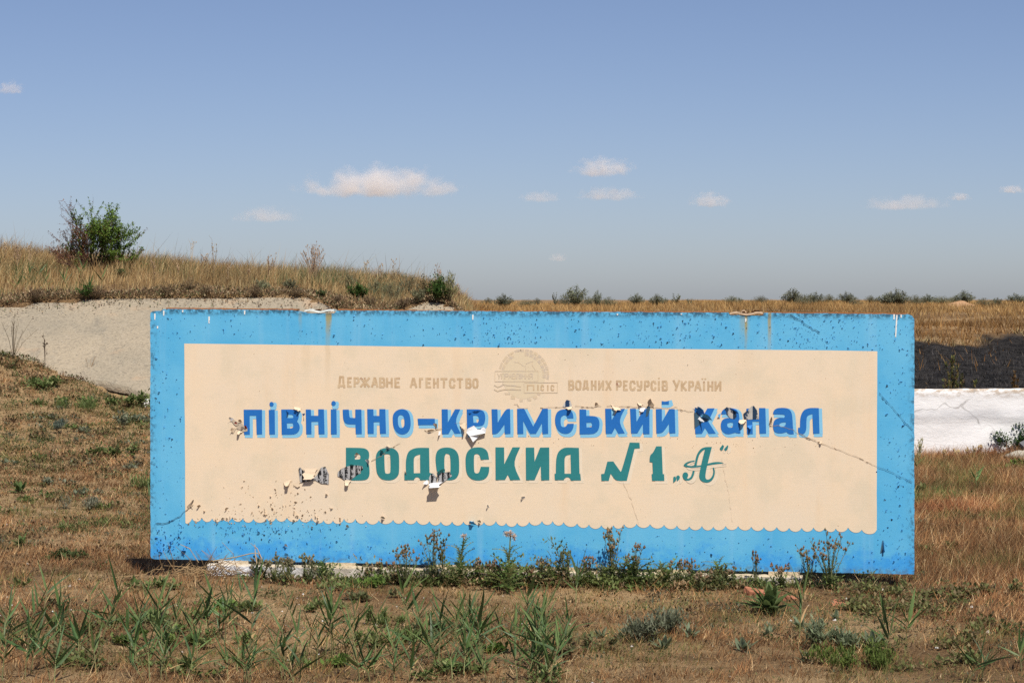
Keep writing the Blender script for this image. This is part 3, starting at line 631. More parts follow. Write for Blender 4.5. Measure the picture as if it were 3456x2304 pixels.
for ch, x0, x1 in [('В', 115, 200), ('О', 212, 300), ('Д', 315, 405), ('Н', 430, 510), ('И', 532, 615), ('Х', 632, 722), ('Р', 780, 862), ('Е', 878, 950), ('С', 968, 1055), ('У', 1065, 1150), ('Р', 1170, 1250), ('С', 1262, 1345), ('І', 1360, 1394), ('В', 1418, 1505), ('Ў', 1570, 1675), ('К', 1682, 1770), ('Р', 1788, 1868), ('А', 1868, 1972), ('І', 1990, 2022), ('Н', 2052, 2138), ('И', 2152, 2248)]:
    y0 = 130 + 14 * x0 / 2240; g = glyph(ch, 10, x0, x1, y0 - (12 if ch == 'Ў' else 0), y0 + 146, 29)
    if x0 == 1360: flat('dot', [[R(10, ell(1378, 108, 14, 13, 8))]], .003, M['faded'], g)
    if x0 == 1990: flat('dot', [[R(10, ell(1984, 116, 15, 12, 8))], [R(10, ell(2024, 116, 15, 12, 8))]], .003, M['faded'], g)
emb = flat('emblem', [[R(11, ell(1095, 690, 480, 520, 40))]], .0026, M['faded_disc'])
def arc_block(r0, r1, a0, a1):
    n = 4; o = [(1095 + r1 * math.cos(rad(a0 + (a1 - a0) * i / n)), 690 - r1 * 1.02 * math.sin(rad(a0 + (a1 - a0) * i / n))) for i in range(n + 1)]
    return o + [(1095 + r0 * math.cos(rad(a0 + (a1 - a0) * i / n)), 690 - r0 * 1.02 * math.sin(rad(a0 + (a1 - a0) * i / n))) for i in range(n, -1, -1)]
blk = [arc_block(505, 562, a, a + 9) for a in range(-10, 92, 11)] + [arc_block(415, 490, a, a + 11) for a in range(-8, 84, 14)]
blk += [arc_block(520, 565, a, a + 15) for a in range(96, 166, 18)] + [arc_block(440, 505, a, a + 14) for a in range(118, 166, 17)]
for b in blk: flat('ring_block', [[R(11, b)]], .003, M['faded_grey'], emb)
for b in [[(670, 1080), (800, 1085), (800, 1120), (690, 1118)], [(815, 1140), (915, 1160), (905, 1225), (810, 1215)], [(1005, 1215), (1080, 1220), (1075, 1275), (1005, 1275)], [(1170, 1205), (1265, 1210), (1265, 1255), (1190, 1260)], [(1290, 1170), (1390, 1130), (1395, 1200), (1340, 1230)], [(1380, 1110), (1480, 1085), (1450, 1140)]]: flat('gear_tooth', [[R(11, b)]], .003, M['faded_grey'], emb)
lines = [([(890, 402), (980, 410), (1050, 460), (1110, 505)], 16), ([(1140, 470), (1140, 610)], 14), ([(1150, 440), (1230, 405), (1300, 390)], 14), ([(1300, 385), (1280, 470), (1360, 580)], 14),
         ([(468, 602), (1415, 600)], 16), ([(460, 830), (1100, 828), (1415, 825)], 14), ([(465, 600), (460, 830)], 10), ([(1415, 600), (1415, 825)], 10), ([(1105, 880), (1105, 1080)], 14), ([(1105, 1080), (1840, 1075)], 16), ([(1120, 858), (1840, 850)], 14), ([(1840, 850), (1838, 1075)], 12),
         ([(450, 910), (520, 950), (590, 930), (640, 895), (740, 915), (860, 920), (1030, 940)], 22), ([(450, 1005), (520, 1040), (590, 1020), (660, 1005), (780, 1000), (1030, 1010)], 24)]
flat('emblem_line', [[R(11, q)] for p, w in lines for q in stroke_poly(p, w)], .0032, M['faded_grey'], emb, .00004)
xx = 515
for ch in 'ЎПРАВЛІННЯ':
    w = 42 if ch == 'І' else 82
    polys = [[R(11, q)] for st in STROKES[ch] for q in stroke_poly([(xx + 10 + (w - 20) * a, 660 + 105 * b) for a, b in st], 20)]
    flat('emblem_letter', polys, .0034, M['faded_grey'], emb, .00004); xx += w
for ch, x0, x1 in (('П', 1165, 1330), ('І', 1385, 1435), ('С', 1470, 1545), ('І', 1605, 1650), ('С', 1690, 1770)):
    st_ = [list(s) for s in STROKES[ch]]
    polys = [[R(11, q)] for st in st_ for q in stroke_poly([(x0 + 14 + (x1 - x0 - 28) * a, 915 + 105 * b) for a, b in st], 30)]
    flat('emblem_letter', polys, .0034, M['faded'], emb, .00004)

# ---- peeled patches, curled flakes, cracks
def patch(r, pts, m, depth=.0072): return flat('peeled_patch', [[R(r, pts)]], depth, M[m])
def curl(mb, x, z, th, L_, W, a0, a1, depth=.006, n=4, taper=.5, rag=.25, rnd=random):
    """a strip of paint lifting off the face: hinged at (x, z), running in direction th, bending outwards from a0 to a1"""
    ct, st = math.cos(th), math.sin(th); k0 = len(mb.v); u = 0; o = 0
    for i in range(n + 1):
        f = i / n; w = W * .5 * (1 - taper * f)
        wl_, wr_ = w * (1 + rnd.uniform(-rag, rag)), w * (1 + rnd.uniform(-rag, rag)); e = rnd.uniform(-rag, rag) * L_ / n * .8
        for s_, q in ((-wl_, 0), (wr_, e)):
            uu = u + q * (1 if i else 0); mb.v.append((x + ct * uu - st * s_, -(depth + o), z + st * uu + ct * s_)); mb.c.append((1, 1, 1))
        a = a0 + (a1 - a0) * (f + .5 / n); u += math.cos(a) * L_ / n; o += math.sin(a) * L_ / n
    for i in range(n): mb.f.append((k0 + 2 * i, k0 + 2 * i + 1, k0 + 2 * i + 3, k0 + 2 * i + 2))
def flake(r, px, py, th, L_, W, a0, a1, m, **kw):
    kw.setdefault('rag', .4); kw.setdefault('taper', .7)
    (x, z), = R(r, [(px, py)]); mb = MB(); curl(mb, x, z, rad(th), L_ * .8, W * .62, rad(a0), rad(a1), n=6, **kw)
    return mb.build('paint_flake', M[m], sign)
patch(6, [(0, 580), (60, 520), (150, 480), (240, 462), (330, 455), (430, 470), (440, 520), (400, 560), (370, 600), (300, 650), (240, 700), (215, 760), (130, 720), (60, 670), (0, 640)], 'old_bw')
flake(6, 170, 700, -95, .07, .10, 8, 50, 'flake_cream'); flake(6, 250, 470, 80, .03, .08, 20, 80, 'flake_green')
patch(12, [(488, 600), (500, 590), (545, 640), (600, 665), (618, 650), (650, 592), (682, 585), (707, 640), (706, 712), (650, 706), (610, 682), (560, 692), (500, 700)], 'old_bw')
flake(12, 565, 598, -90, .115, .17, 12, 25, 'flake_cream', depth=.008, taper=.35); flake(12, 400, 690, -70, .07, .10, 15, 75, 'flake_cream'); flake(12, 470, 700, -60, .05, .12, 5, 15, 'flake_cream')
patch(6, [(1575, 680), (1600, 615), (1650, 590), (1690, 640), (1722, 690), (1700, 765), (1640, 778), (1585, 760)], 'old_bw')
patch(6, [(1710, 560), (1850, 580), (1930, 568), (1975, 640), (1900, 690), (1830, 745), (1760, 775), (1720, 760), (1735, 680)], 'old_bw', .0076)
flake(6, 1690, 755, -84, .10, .15, 38, 92, 'flake_white', taper=.15); flake(6, 1560, 745, 200, .055, .05, 15, 60, 'flake_white'); flake(6, 1790, 590, 120, .06, .13, 20, 95, 'flake_green')
# the white piece hanging from the letter R and the bare flap beside it
flat('peeled_patch', [[R(2, [(2022, 700), (2060, 630), (2150, 590), (2190, 640), (2240, 650), (2310, 610), (2352, 640), (2345, 700), (2230, 735), (2030, 735)])]], .0062, M['old_dark'])
mbw = MB(); w = R(2, [(2045, 640), (2150, 588), (2190, 640), (2240, 650), (2312, 612), (2362, 648), (2355, 715), (2235, 772), (2190, 830), (2140, 872), (2085, 770), (2022, 705)])
zt_ = max(p[1] for p in w); mbw.v = [(x, -.012 - .16 * (zt_ - z) - .015 * math.sin(x * 40), z) for x, z in w]; mbw.c = [(1, 1, 1)] * len(w)
mbw.f = [tuple(q) for q in tessellate_polygon([[Vector((x, z, 0)) for x, z in w]])]; mbw.build('paint_flake', M['flake_white'], sign)
flake(2, 1945, 560, -60, .085, .075, 30, 60, 'flake_cream'); flake(2, 2190, 350, 95, .02, .13, 30, 90, 'flake_letter'); flake(2, 2080, 385, 90, .015, .05, 30, 90, 'flake_letter')
flake(2, 1470, 600, 40, .05, .06, 20, 70, 'flake_cream'); flake(2, 1400, 690, 100, .03, .10, 20, 80, 'flake_cream'); flake(2, 1560, 690, 260, .05, .03, 20, 60, 'flake_white')
patch(3, [(1525, 265), (1560, 200), (1600, 145), (1665, 165), (1695, 262), (1610, 280)], 'old_navy'); flake(3, 1640, 262, -80, .05, .09, 30, 80, 'flake_cream')
patch(5, [(612, 292), (650, 258), (720, 300), (800, 340), (815, 410), (785, 455), (720, 450), (650, 380), (640, 330)], 'old_navy_worn'); patch(5, [(925, 370), (1000, 310), (1060, 245), (1100, 240), (1150, 310), (1185, 455), (1000, 468), (940, 455)], 'old_navy_worn')
flake(5, 760, 320, 60, .03, .14, 30, 100, 'flake_letter'); flake(5, 900, 470, -85, .055, .10, 30, 60, 'flake_cream'); flake(5, 1030, 560, -80, .05, .06, 25, 70, 'flake_letter'); flake(5, 545, 405, 170, .03, .06, 20, 60, 'flake_blue')
patch(5, [(112, 345), (160, 350), (230, 420), (340, 450), (355, 480), (250, 510), (190, 560), (120, 610)], 'old_dark')  # peeled hole in near-black, its shadow under the curl painted in
flake(5, 180, 345, 62, .075, .15, 15, 75, 'flake_letter'); flake(5, 300, 440, 70, .06, .15, 20, 80, 'flake_blue'); flake(5, 180, 440, -30, .09, .035, 30, 50, 'flake_white')
flake(5, 1380, 540, 85, .09, .035, 10, 60, 'flake_cream'); flake(5, 2190, 830, -60, .03, .05, 20, 70, 'flake_cream')
patch(4, [(1040, 280), (1095, 170), (1100, 290), (1060, 420), (1020, 440), (1030, 330)], 'old_dark'); flake(4, 1110, 265, 95, .10, .09, 15, 55, 'flake_cream', taper=.75)
flake(4, 520, 262, 250, .05, .13, 15, 70, 'flake_cream'); flake(4, 180, 255, 110, .045, .06, 10, 60, 'flake_cream'); flake(4, 930, 205, 250, .03, .07, 10, 70, 'flake_cream'); flake(4, 950, 285, -80, .04, .09, 10, 35, 'flake_white')
patch(1, [(75, 452), (140, 480), (225, 535), (235, 590), (190, 595), (150, 560), (110, 500)], 'old_grey'); patch(1, [(225, 560), (270, 530), (330, 600), (385, 625), (388, 685), (310, 700), (250, 660), (200, 640)], 'old_grey')
flake(1, 355, 650, 80, .05, .05, 20, 60, 'flake_red'); flake(1, 185, 570, 80, .03, .05, 10, 40, 'flake_red'); flake(1, 310, 660, 100, .05, .06, 20, 70, 'flake_white'); flake(1, 130, 500, 130, .055, .05, 20, 60, 'flake_white'); flake(1, 170, 680, 150, .05, .08, 15, 60, 'flake_cream'); flake(1, 260, 680, 250, .05, .06, 20, 70, 'flake_cream'); flake(1, 260, 530, 80, .04, .06, 20, 70, 'flake_cream')
flake(1, 1240, 270, 260, .04, .09, 15, 80, 'flake_cream'); flake(1, 1290, 280, 250, .05, .05, 20, 70, 'flake_cream'); flake(1, 1070, 370, 40, .045, .06, 30, 90, 'flake_letter'); flake(1, 1340, 410, 30, .06, .03, 30, 70, 'flake_letter')
flake(6, 750, 230, 60, .05, .07, 20, 90, 'flake_green'); flake(6, 500, 400, 40, .06, .06, 20, 80, 'flake_white'); flake(6, 860, 165, 60, .04, .07, 20, 90, 'flake_white'); flake(6, 340, 280, 100, .04, .05, 20, 80, 'flake_cream'); flake(6, 1165, 590, 30, .02, .05, 20, 80, 'flake_cream')
flake(12, 2110, 815, 110, .04, .06, 20, 90, 'flake_white'); flake(12, 1855, 880, 90, .05, .03, 20, 80, 'flake_white'); flake(12, 1095, 960, 70, .05, .07, 20, 90, 'flake_cream'); flake(12, 1740, 1000, 80, .06, .09, 25, 90, 'flake_blue'); flake(12, 1790, 985, 60, .05, .05, 25, 90, 'flake_cream')
flake(16, 520, 40, 48, .13, .05, 12, 45, 'flake_cream', taper=.8); flake(16, 1630, 480, 80, .05, .05, 20, 80, 'flake_white'); flake(16, 205, 560, 80, .04, .06, 20, 80, 'flake_blue'); flake(16, 1635, 590, 85, .04, .08, 10, 60, 'flake_blue')
(x_, z_), = [S(2980, 1845)]
mb = MB(); curl(mb, x_, z_, rad(5), .035, .10, rad(30), rad(120), n=6, rag=.12, taper=.6); mb.build('paint_flake', M['flake_blue'], sign)
flat('peeled_patch', [[[(x_ - .022, z_ - .05), (x_ + .006, z_ - .04), (x_ + .004, z_ + .05), (x_ - .006, z_ + .05)]]], .001, M['old_dark'])

# many small flakes: joined, too small to pick apart
def in_panel(x, z):
    x0, z0 = S(622, 1764); x1, z1 = S(2960, 1180); return x0 < x < x1 and z0 - .02 < z < z1
small = {'blue': MB(), 'deep': MB(), 'cream': MB(), 'old': MB(), 'oldc': MB()}
def dot(mb, x, z, s, depth):
    k = len(mb.v); n = random.randint(4, 6); a0 = random.random() * 6
    for i in range(n):
        a = a0 + 6.283 * i / n; q = s * random.uniform(.5, 1.15); mb.v.append((x + q * math.cos(a), -depth, z + q * .8 * math.sin(a))); mb.c.append((1, 1, 1))
    mb.f.append(tuple(reversed(range(k, k + n))))
def speck(x, z, s):
    pn = in_panel(x, z); th = random.gauss(math.pi / 2, .8)
    if random.random() < .14: dot(small['oldc' if pn else 'old'], x, z - s * .15, s * .6, .0022 if pn else .0011)
    mb = small['cream'] if pn else small['deep' if z < .2 else 'blue']
    curl(mb, x, z, th, s * random.uniform(.6, 1.3), s * random.uniform(.6, 1.4), rad(random.uniform(10, 40)), rad(random.uniform(50, 110)), depth=.003 if pn else .0015, n=2)
def cloud_of(n, fx, fz, smin, smax, cond=lambda x, z: True):
    k = 0; tries = 0
    while k < n and tries < n * 30:
        tries += 1; x, z = fx(), fz()
        if not (-2.97 < x < 2.96 and .02 < z < 1.95) or not cond(x, z): continue
        speck(x, z, .72 * smin * (smax / smin) ** (random.random() ** 2.6)); k += 1
U = random.uniform; bl = lambda x, z: not in_panel(x, z)
cloud_of(260, lambda: U(-2.97, 2.95), lambda: U(1.72, 1.95), .007, .022, bl)
cloud_of(330, lambda: random.choice([random.gauss(1.2, .5), random.gauss(2.3, .25)]), lambda: U(1.70, 1.94), .007, .024, bl)
cloud_of(130, lambda: random.gauss(-.1, .25), lambda: U(1.70, 1.94), .007, .024, bl)
cloud_of(130, lambda: -2.97 + abs(random.gauss(0, .14)), lambda: U(.02, 1.95), .007, .03, bl)
cloud_of(170, lambda: 2.95 - abs(random.gauss(0, .13)), lambda: U(.05, 1.9), .007, .026, bl)
cloud_of(450, lambda: U(-2.95, 2.9), lambda: abs(random.gauss(0, .14)) + .02, .007, .024, bl)
cloud_of(190, lambda: random.gauss(-2.1, .35), lambda: random.gauss(.27, .06), .009, .034)
cloud_of(60, lambda: random.gauss(-2.8, .08), lambda: random.gauss(.12, .06), .012, .045, bl)
cloud_of(75, lambda: random.gauss(-2.0, .25), lambda: random.gauss(.46, .10), .010, .042, in_panel)
cloud_of(60, lambda: random.gauss(-1.95, .3), lambda: random.gauss(.33, .05), .010, .04, in_panel)
cloud_of(120, lambda: U(-2.6, 2.6), lambda: U(.35, 1.68), .004, .009, in_panel)
cloud_of(70, lambda: random.gauss(1.0, .8), lambda: random.gauss(1.62, .08), .004, .011, in_panel)
cloud_of(70, lambda: random.gauss(1.2, .9), lambda: random.gauss(.98, .03), .006, .014, in_panel)
for k, m in (('blue', 'flake_blue'), ('deep', 'flake_deep'), ('cream', 'flake_cream'), ('old', 'old_dark'), ('oldc', 'old_grey')):
    o = small[k].build('flaking_paint', M[m], sign); o['kind'] = 'stuff'

def crack(pts, w=.003, m='crack', depth=.0064, lift=True):
    """a split in the paint, its lower lip lifted a little"""
    p = []
    for a, b in zip(pts[:-1], pts[1:]):
        n = max(1, int(math.hypot(b[0] - a[0], b[1] - a[1]) / .018))
        for i in range(n):
            f = i / n; p.append((a[0] + (b[0] - a[0]) * f + random.gauss(0, .0028), a[1] + (b[1] - a[1]) * f + random.gauss(0, .0028)))
    p.append(pts[-1]); up, dn = [], []
    for x, z in p:
        q = w * random.uniform(.35, 1.0) / 2; up.append((x, z + q)); dn.append((x, z - q))
    vv = [(x, -depth, z) for x, z in up] + [(x, -depth - .0004, z) for x, z in dn]; n = len(p)
    ff = [(n + i, n + i + 1, i + 1, i) for i in range(n - 1)]
    me = bpy.data.meshes.new('crack'); me.from_pydata(vv, [], ff); me.materials.append(M[m]); o = link(bpy.data.objects.new('crack', me), sign)
    if lift:
        mb = MB()
        for i in range(n - 1):
            if random.random() < .22:
                (ax, az), (bx, bz) = dn[i], dn[i + 1]; h = random.uniform(.002, .007)
                k = len(mb.v); mb.v += [(ax, -depth, az - .004), (bx, -depth, bz - .004), (bx, -depth - h, bz + .002), (ax, -depth - h, az + .002)]; mb.c += [(1, 1, 1)] * 4; mb.f.append((k, k + 1, k + 2, k + 3))
        mb.build('lifted_lip', M['flake_cream' if m == 'crack' else 'flake_blue'], o)['kind'] = 'stuff'
crack(R(3, [(690, 215), (740, 230), (800, 290), (930, 285)])); crack(R(3, [(1150, 290), (1340, 265), (1520, 270)])); crack(R(3, [(1740, 255), (1900, 265), (2060, 270), (2200, 250)]))
crack(R(4, [(350, 255), (550, 255), (740, 258), (900, 275), (1210, 275), (1370, 290), (1440, 305), (1540, 260), (1580, 310), (1700, 325), (1760, 350), (1850, 345)]))
crack(R(15, [(220, 1190), (350, 1240), (560, 1320), (740, 1400)])); crack(R(15, [(740, 1400), (860, 1450), (1002, 1520)]), .0035, m='crack_blue')
crack(R(17, [(690, 700), (720, 760), (750, 820), (770, 900), (790, 960), (805, 1010)], ), .004, lift=False); crack(R(17, [(1400, 520), (1425, 640), (1450, 770), (1480, 980)]), .0035, lift=False)
crack(R(16, [(580, 5), (490, 80)]), .012); crack(R(16, [(490, 80), (430, 130), (330, 190), (250, 220), (150, 215)]), .007, 'crack_blue')
crack(R(15, [(150, 340), (230, 390), (300, 440), (350, 460)]), .006, 'crack_blue'); crack(R(15, [(765, 885), (850, 980), (920, 1060), (1004, 1150)]), .005, 'crack_blue')
crack(R(2, [(1300, 670), (1340, 690), (1420, 700), (1530, 650), (1600, 640)])); crack(R(2, [(2030, 555), (1960, 555), (1890, 530), (1820, 555)])); crack(R(6, [(580, 380), (650, 345), (760, 300), (860, 170), (960, 140), (1080, 75)]), .004)
crack(R(5, [(1350, 565), (1450, 560), (1600, 590), (1750, 640), (1840, 700), (1960, 750), (2120, 810)]), .004)
for r, pts in [(15, [(868, 335), (880, 335), (876, 372), (868, 372)]), (15, [(888, 340), (898, 340), (893, 420), (888, 495), (880, 495), (884, 420)]), (15, [(918, 338), (928, 338), (926, 360), (919, 360)])]:
    flat('bird_dropping', [[R(r, pts)]], .0028, M['dropping'])
for px, py, h in [(523, 1058, 22), (553, 1048, 18), (532, 1100, 9), (617, 1046, 8), (706, 1068, 24), (826, 1048, 14), (1596, 1062, 18), (2517, 1074, 14), (2084, 1058, 6), (2300, 1058, 4)]:
    flat('bird_dropping', [[[S(*q) for q in [(px - 2.5, py), (px + 2.5, py), (px + 2.2, py + h * .6), (px + 1, py + h), (px - 2, py + h * .9)]]]], .0028, M['dropping'])

# ---- footing under the sign
t = NT('footing_concrete'); v = t.coord('Object'); xyz = t.n('ShaderNodeSeparateXYZ'); t.l(v, xyz.inputs[0])
n1 = t.noise(v, 7, 6, .65); n2 = t.noise(v, 40, 4, .7)
c = t.mix(t.ramp(n1, .3, .7), (.36, .31, .25), (.58, .53, .46)); c = t.mix(t.ramp(n2, .6, .75, 0, .5), c, (.2, .17, .14))
wm = t.math('MULTIPLY', t.ramp(xyz.outputs[0], -1.55, -2.0), t.ramp(n1, .33, .5)); c = t.mix(wm, c, (.68, .69, .72))
c = t.mix(t.math('MULTIPLY', t.ramp(xyz.outputs[2], -.045, -.03), .6), c, (.62, .48, .28))
M['footing'] = t.out(c, .93, t.bump(t.math('ADD', n1, n2), .7, .02), .15)
def footing():
    x0 = S(705, 1900)[0]; x1 = S(2735, 1950)[0]; mb = MB(); xs_ = np.arange(x0, x1, .06); prof = [(-.03, -.5), (-.085, -.5), (-.075, -.19), (-.068, -.04), (-.055, -.022), (.30, -.022), (.30, -.5)]
    n = len(prof)
    for x in xs_:
        for q, (y, z) in enumerate(prof):
            j = .012 if q in (2, 3, 4) else 0
            mb.v.append((x, y + random.uniform(-j, j), z - (abs(random.gauss(0, .006)) if q == 4 else random.uniform(-j, j) * .5))); mb.c.append((1, 1, 1))
    for i in range(len(xs_) - 1):
        for q in range(n):
            a, b = i * n + q, i * n + (q + 1) % n; mb.f.append((a, a + n, b + n, b))
    k = (len(xs_) - 1) * n; mb.f += [tuple(range(n)), tuple(reversed(range(k, k + n)))]
    for sx in np.linspace(x0 + .2, x1 - .2, 6):                          # mortar pads the slab rests on
        mb.add([(sx + a * .12, .05 + b * .06, c_) for c_ in (-.03, .001) for a, b in ((-1, -1), (1, -1), (1, 1), (-1, 1))], [(0, 3, 2, 1), (4, 5, 6, 7), (0, 1, 5, 4), (1, 2, 6, 5), (2, 3, 7, 6), (3, 0, 4, 7)])
    o = mb.build('concrete_footing', M['footing']); o.location = SORG; o.rotation_euler = SROT
    return tag(o, 'rough concrete footing strip under the painted sign slab', 'footing')
footing()

# ================================================================== VEGETATION
def blades(name, P, H, W, lean, C, m, seg=1, head=None):
    """P base points, H heights, W widths, lean (n,2) sideways shift of the tip in metres, C colours"""
    n = len(P); a = RNG.uniform(0, np.pi * 2, n); s = np.stack([np.cos(a), np.sin(a), np.zeros(n)], 1) * (W * .5)[:, None]
    tip = P + np.stack([lean[:, 0], lean[:, 1], H], 1)
    if seg == 1:
        V = np.stack([P - s, P + s, tip], 1).reshape(-1, 3); F = np.arange(3 * n).reshape(-1, 3); Cc = np.repeat(C, 3, 0)
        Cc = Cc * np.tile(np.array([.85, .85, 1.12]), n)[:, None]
        return mesh_np(name, V, F, Cc, m)
    mid = P + np.stack([lean[:, 0] * .32, lean[:, 1] * .32, H * .58], 1)
    V = np.stack([P - s, P + s, mid - s * .8, mid + s * .8, tip], 1).reshape(-1, 3); b = np.arange(n)[:, None] * 5
    F = np.concatenate([b + np.array([0, 1, 3]), b + np.array([0, 3, 2]), b + np.array([2, 3, 4])], 0); Cc = np.repeat(C, 5, 0)
    return mesh_np(name, V, F, Cc, m)
def scatter(n, y0, y1, xl=None, xr=None, pw=1.0, marg=2.4):
    """points over the part of the ground between two distances that the camera could see, a little wider"""
    y = y0 + (y1 - y0) * RNG.random(n) ** pw
    half = y * .235 + marg
    x = RNG.uniform(-1, 1, n) * half
    if xl is not None: k = (x > xl) & (x < xr); x, y = x[k], y[k]
    return x, y
def pick(pal, n, w=None):
    pal = np.array(pal); return pal[RNG.choice(len(pal), n, p=w)] * RNG.uniform(.75, 1.25, (n, 1))
SX0, SX1 = -2.9, 3.1
def clump(x, y, k, r):
    """make k blades around each tuft centre"""
    return np.repeat(x, k) + RNG.normal(0, r, len(x) * k), np.repeat(y, k) + RNG.normal(0, r, len(y) * k)
DRY = [(.42, .24, .098), (.32, .165, .066), (.24, .115, .05), (.56, .375, .17), (.68, .51, .27), (.11, .062, .032)]
# lawn: short dead grass in tufts
x, y = scatter(100000, 10.4, 34.0, pw=.82); 
bare = bare_mask(x, y); dens = .25 + .95 * vnoise(x, y, 1.1, 61, 4); right = sstep(2.6, 3.6, x) * sstep(16.5, 18.5, y)
behind_left = sstep(-2.6, -3.4, x) * sstep(20, 24, y)
hill = sstep(-3.0, -3.8, x) * sstep(21, 24, y); p = np.clip(dens * (1 - .8 * bare * (1 - .7 * hill)) * (1 + .9 * right) - .22 * (1 - right) * (1 - .6 * hill), .03, 1.0)
k = RNG.random(len(x)) < p
k &= ~((y > 32.25) & (x > -5.3)) & (y < y_low(x) - .05)
x, y = clump(x[k], y[k], 11, .035); n = len(x)
right = sstep(2.6, 3.6, x) * sstep(16.5, 18.5, y)
H = RNG.gamma(3.2, .013, n) * (1 + 1.15 * right) * (.7 + .7 * vnoise(x, y, .9, 62)) ; H = np.clip(H, .012, .22)
lean = RNG.normal(0, .55, (n, 2)) * H[:, None]; lean[:, 0] += .18 * H
C = pick(DRY, n, [.23, .23, .18, .14, .07, .15])
gm = sstep(.50, .66, vnoise(x, y, .8, 63, 3))[:, None] * (RNG.random(n) < .62)[:, None]; C = C * (1 - gm) + gm * pick([(.17, .185, .055), (.13, .155, .05), (.24, .225, .075)], n)
redm = (sstep(.5, .7, vnoise(x, y, 2.2, 64)) * right)[:, None]; C = C * (1 - .35 * redm * np.array([.3, .75, .8]))
C = C * (.32 + 1.7 * vnoise(x, y, .45, 66, 4))[:, None] * (.62 + .70 * vnoise(x, y, 2.4, 67, 2))[:, None]
W = RNG.uniform(.0025, .0055, n) * (.8 + y / 40)
P = np.stack([x, y, ground_z(x, y) - .004], 1)
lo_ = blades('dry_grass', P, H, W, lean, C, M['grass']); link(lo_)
tag(lo_, 'short brown dead grass covering the ground around the sign', 'grass', kind='stuff')
# lying straw and litter
x, y = scatter(36000, 10.4, 32.2, pw=.9); n = len(x); H = RNG.uniform(.002, .02, n); lean = RNG.normal(0, .05, (n, 2))
C = pick([(.42, .29, .16), (.30, .18, .085), (.16, .09, .045), (.52, .40, .25)], n); P = np.stack([x, y, ground_z(x, y) + .003], 1)
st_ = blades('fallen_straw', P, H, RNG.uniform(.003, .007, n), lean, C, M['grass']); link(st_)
tag(st_, 'fallen dead straw littering the bare soil between the tufts', 'straw', kind='stuff')
# white snail shells and stone chips
x, y = scatter(1500, 11.4, 31.5, pw=.85); n = len(x); s = np.clip(RNG.gamma(2, .0028, n), .003, .017)
d8 = np.array([(1, 0, 0), (0, 1, 0), (-1, 0, 0), (0, -1, 0), (0, 0, 1.0)]); V = (np.stack([x, y, ground_z(x, y) + .001], 1)[:, None, :] + d8[None] * s[:, None, None] * RNG.uniform(.6, 1.3, (n, 5, 1))).reshape(-1, 3)
F = (np.arange(n)[:, None, None] * 5 + np.array([(0, 1, 4), (1, 2, 4), (2, 3, 4), (3, 0, 4)])[None]).reshape(-1, 3)
C = np.repeat(pick([(.72, .70, .66), (.62, .58, .52), (.50, .44, .36), (.75, .74, .72)], n), 5, 0); so = mesh_np('stone_chip', V, F, np.clip(C, 0, .85), M['grass']); link(so)
tag(so, 'tiny white snail shells and stone chips strewn on the soil', 'stones', kind='stuff')

# low green herbs creeping in the grass: small leaves around many centres
def leafbits(x, y, h, size, C):
    n = len(x); z = ground_z(x, y); a = RNG.uniform(0, 6.283, n); el = RNG.uniform(-.1, 1.1, n); L_ = size * RNG.uniform(.6, 1.4, n)
    B = np.stack([x, y, z + h], 1); d = np.stack([np.cos(a) * np.cos(el), np.sin(a) * np.cos(el), np.sin(el)], 1); s = np.stack([-np.sin(a), np.cos(a), np.zeros(n)], 1)
    V = np.stack([B, B + d * (L_ * .5)[:, None] + s * (L_ * .2)[:, None], B + d * L_[:, None], B + d * (L_ * .5)[:, None] - s * (L_ * .2)[:, None]], 1).reshape(-1, 3)
    return V, np.arange(4 * n).reshape(-1, 4), np.repeat(C, 4, 0)
GREEN = [(.095, .125, .042), (.13, .15, .052), (.08, .10, .036), (.18, .175, .07), (.115, .13, .08)]
cx, cy_ = scatter(11500, 10.4, 33.9, pw=.75); gsc = vnoise(cx, cy_, 1.7, 71, 3)
pr = np.clip((gsc - .40) * 2.6 + .30 * sstep(16.5, 14, cy_) * (vnoise(cx, cy_, .8, 73) > .5), .02, 1) * (1 - .25 * sstep(3, 4, cx)); pr = pr + (.15 + .6 * (vnoise(cx, cy_, .9, 72) > .52) + .5 * sstep(29.5, 31.5, cy_)) * sstep(-3.0, -3.8, cx) * sstep(20, 24, cy_)
k = (RNG.random(len(cx)) < pr) & (cy_ < y_low(cx) - .05); cx, cy_ = cx[k], cy_[k]; m_ = RNG.integers(8, 50, len(cx)); rr = RNG.uniform(.03, .13, len(cx))
x = np.repeat(cx, m_) + RNG.normal(0, 1, m_.sum()) * np.repeat(rr, m_); y = np.repeat(cy_, m_) + RNG.normal(0, 1, m_.sum()) * np.repeat(rr, m_)
k = ~((y > 32.2) & (x > -5.3)); x, y = x[k], y[k]
hh = np.repeat(RNG.uniform(.01, .07, len(cx)), m_)[k] * RNG.random(len(x)); cc = np.repeat(pick(GREEN, len(cx)), m_, 0)[k] * RNG.uniform(.7, 1.3, (len(x), 1))
V, F, C = leafbits(x, y, hh, .020 * (.55 + y / 22), cc); ho = mesh_np('ground_herb', V, F, C, M['leaf']); link(ho)
tag(ho, 'low green herbs creeping through the dead grass', 'herbs', kind='stuff')
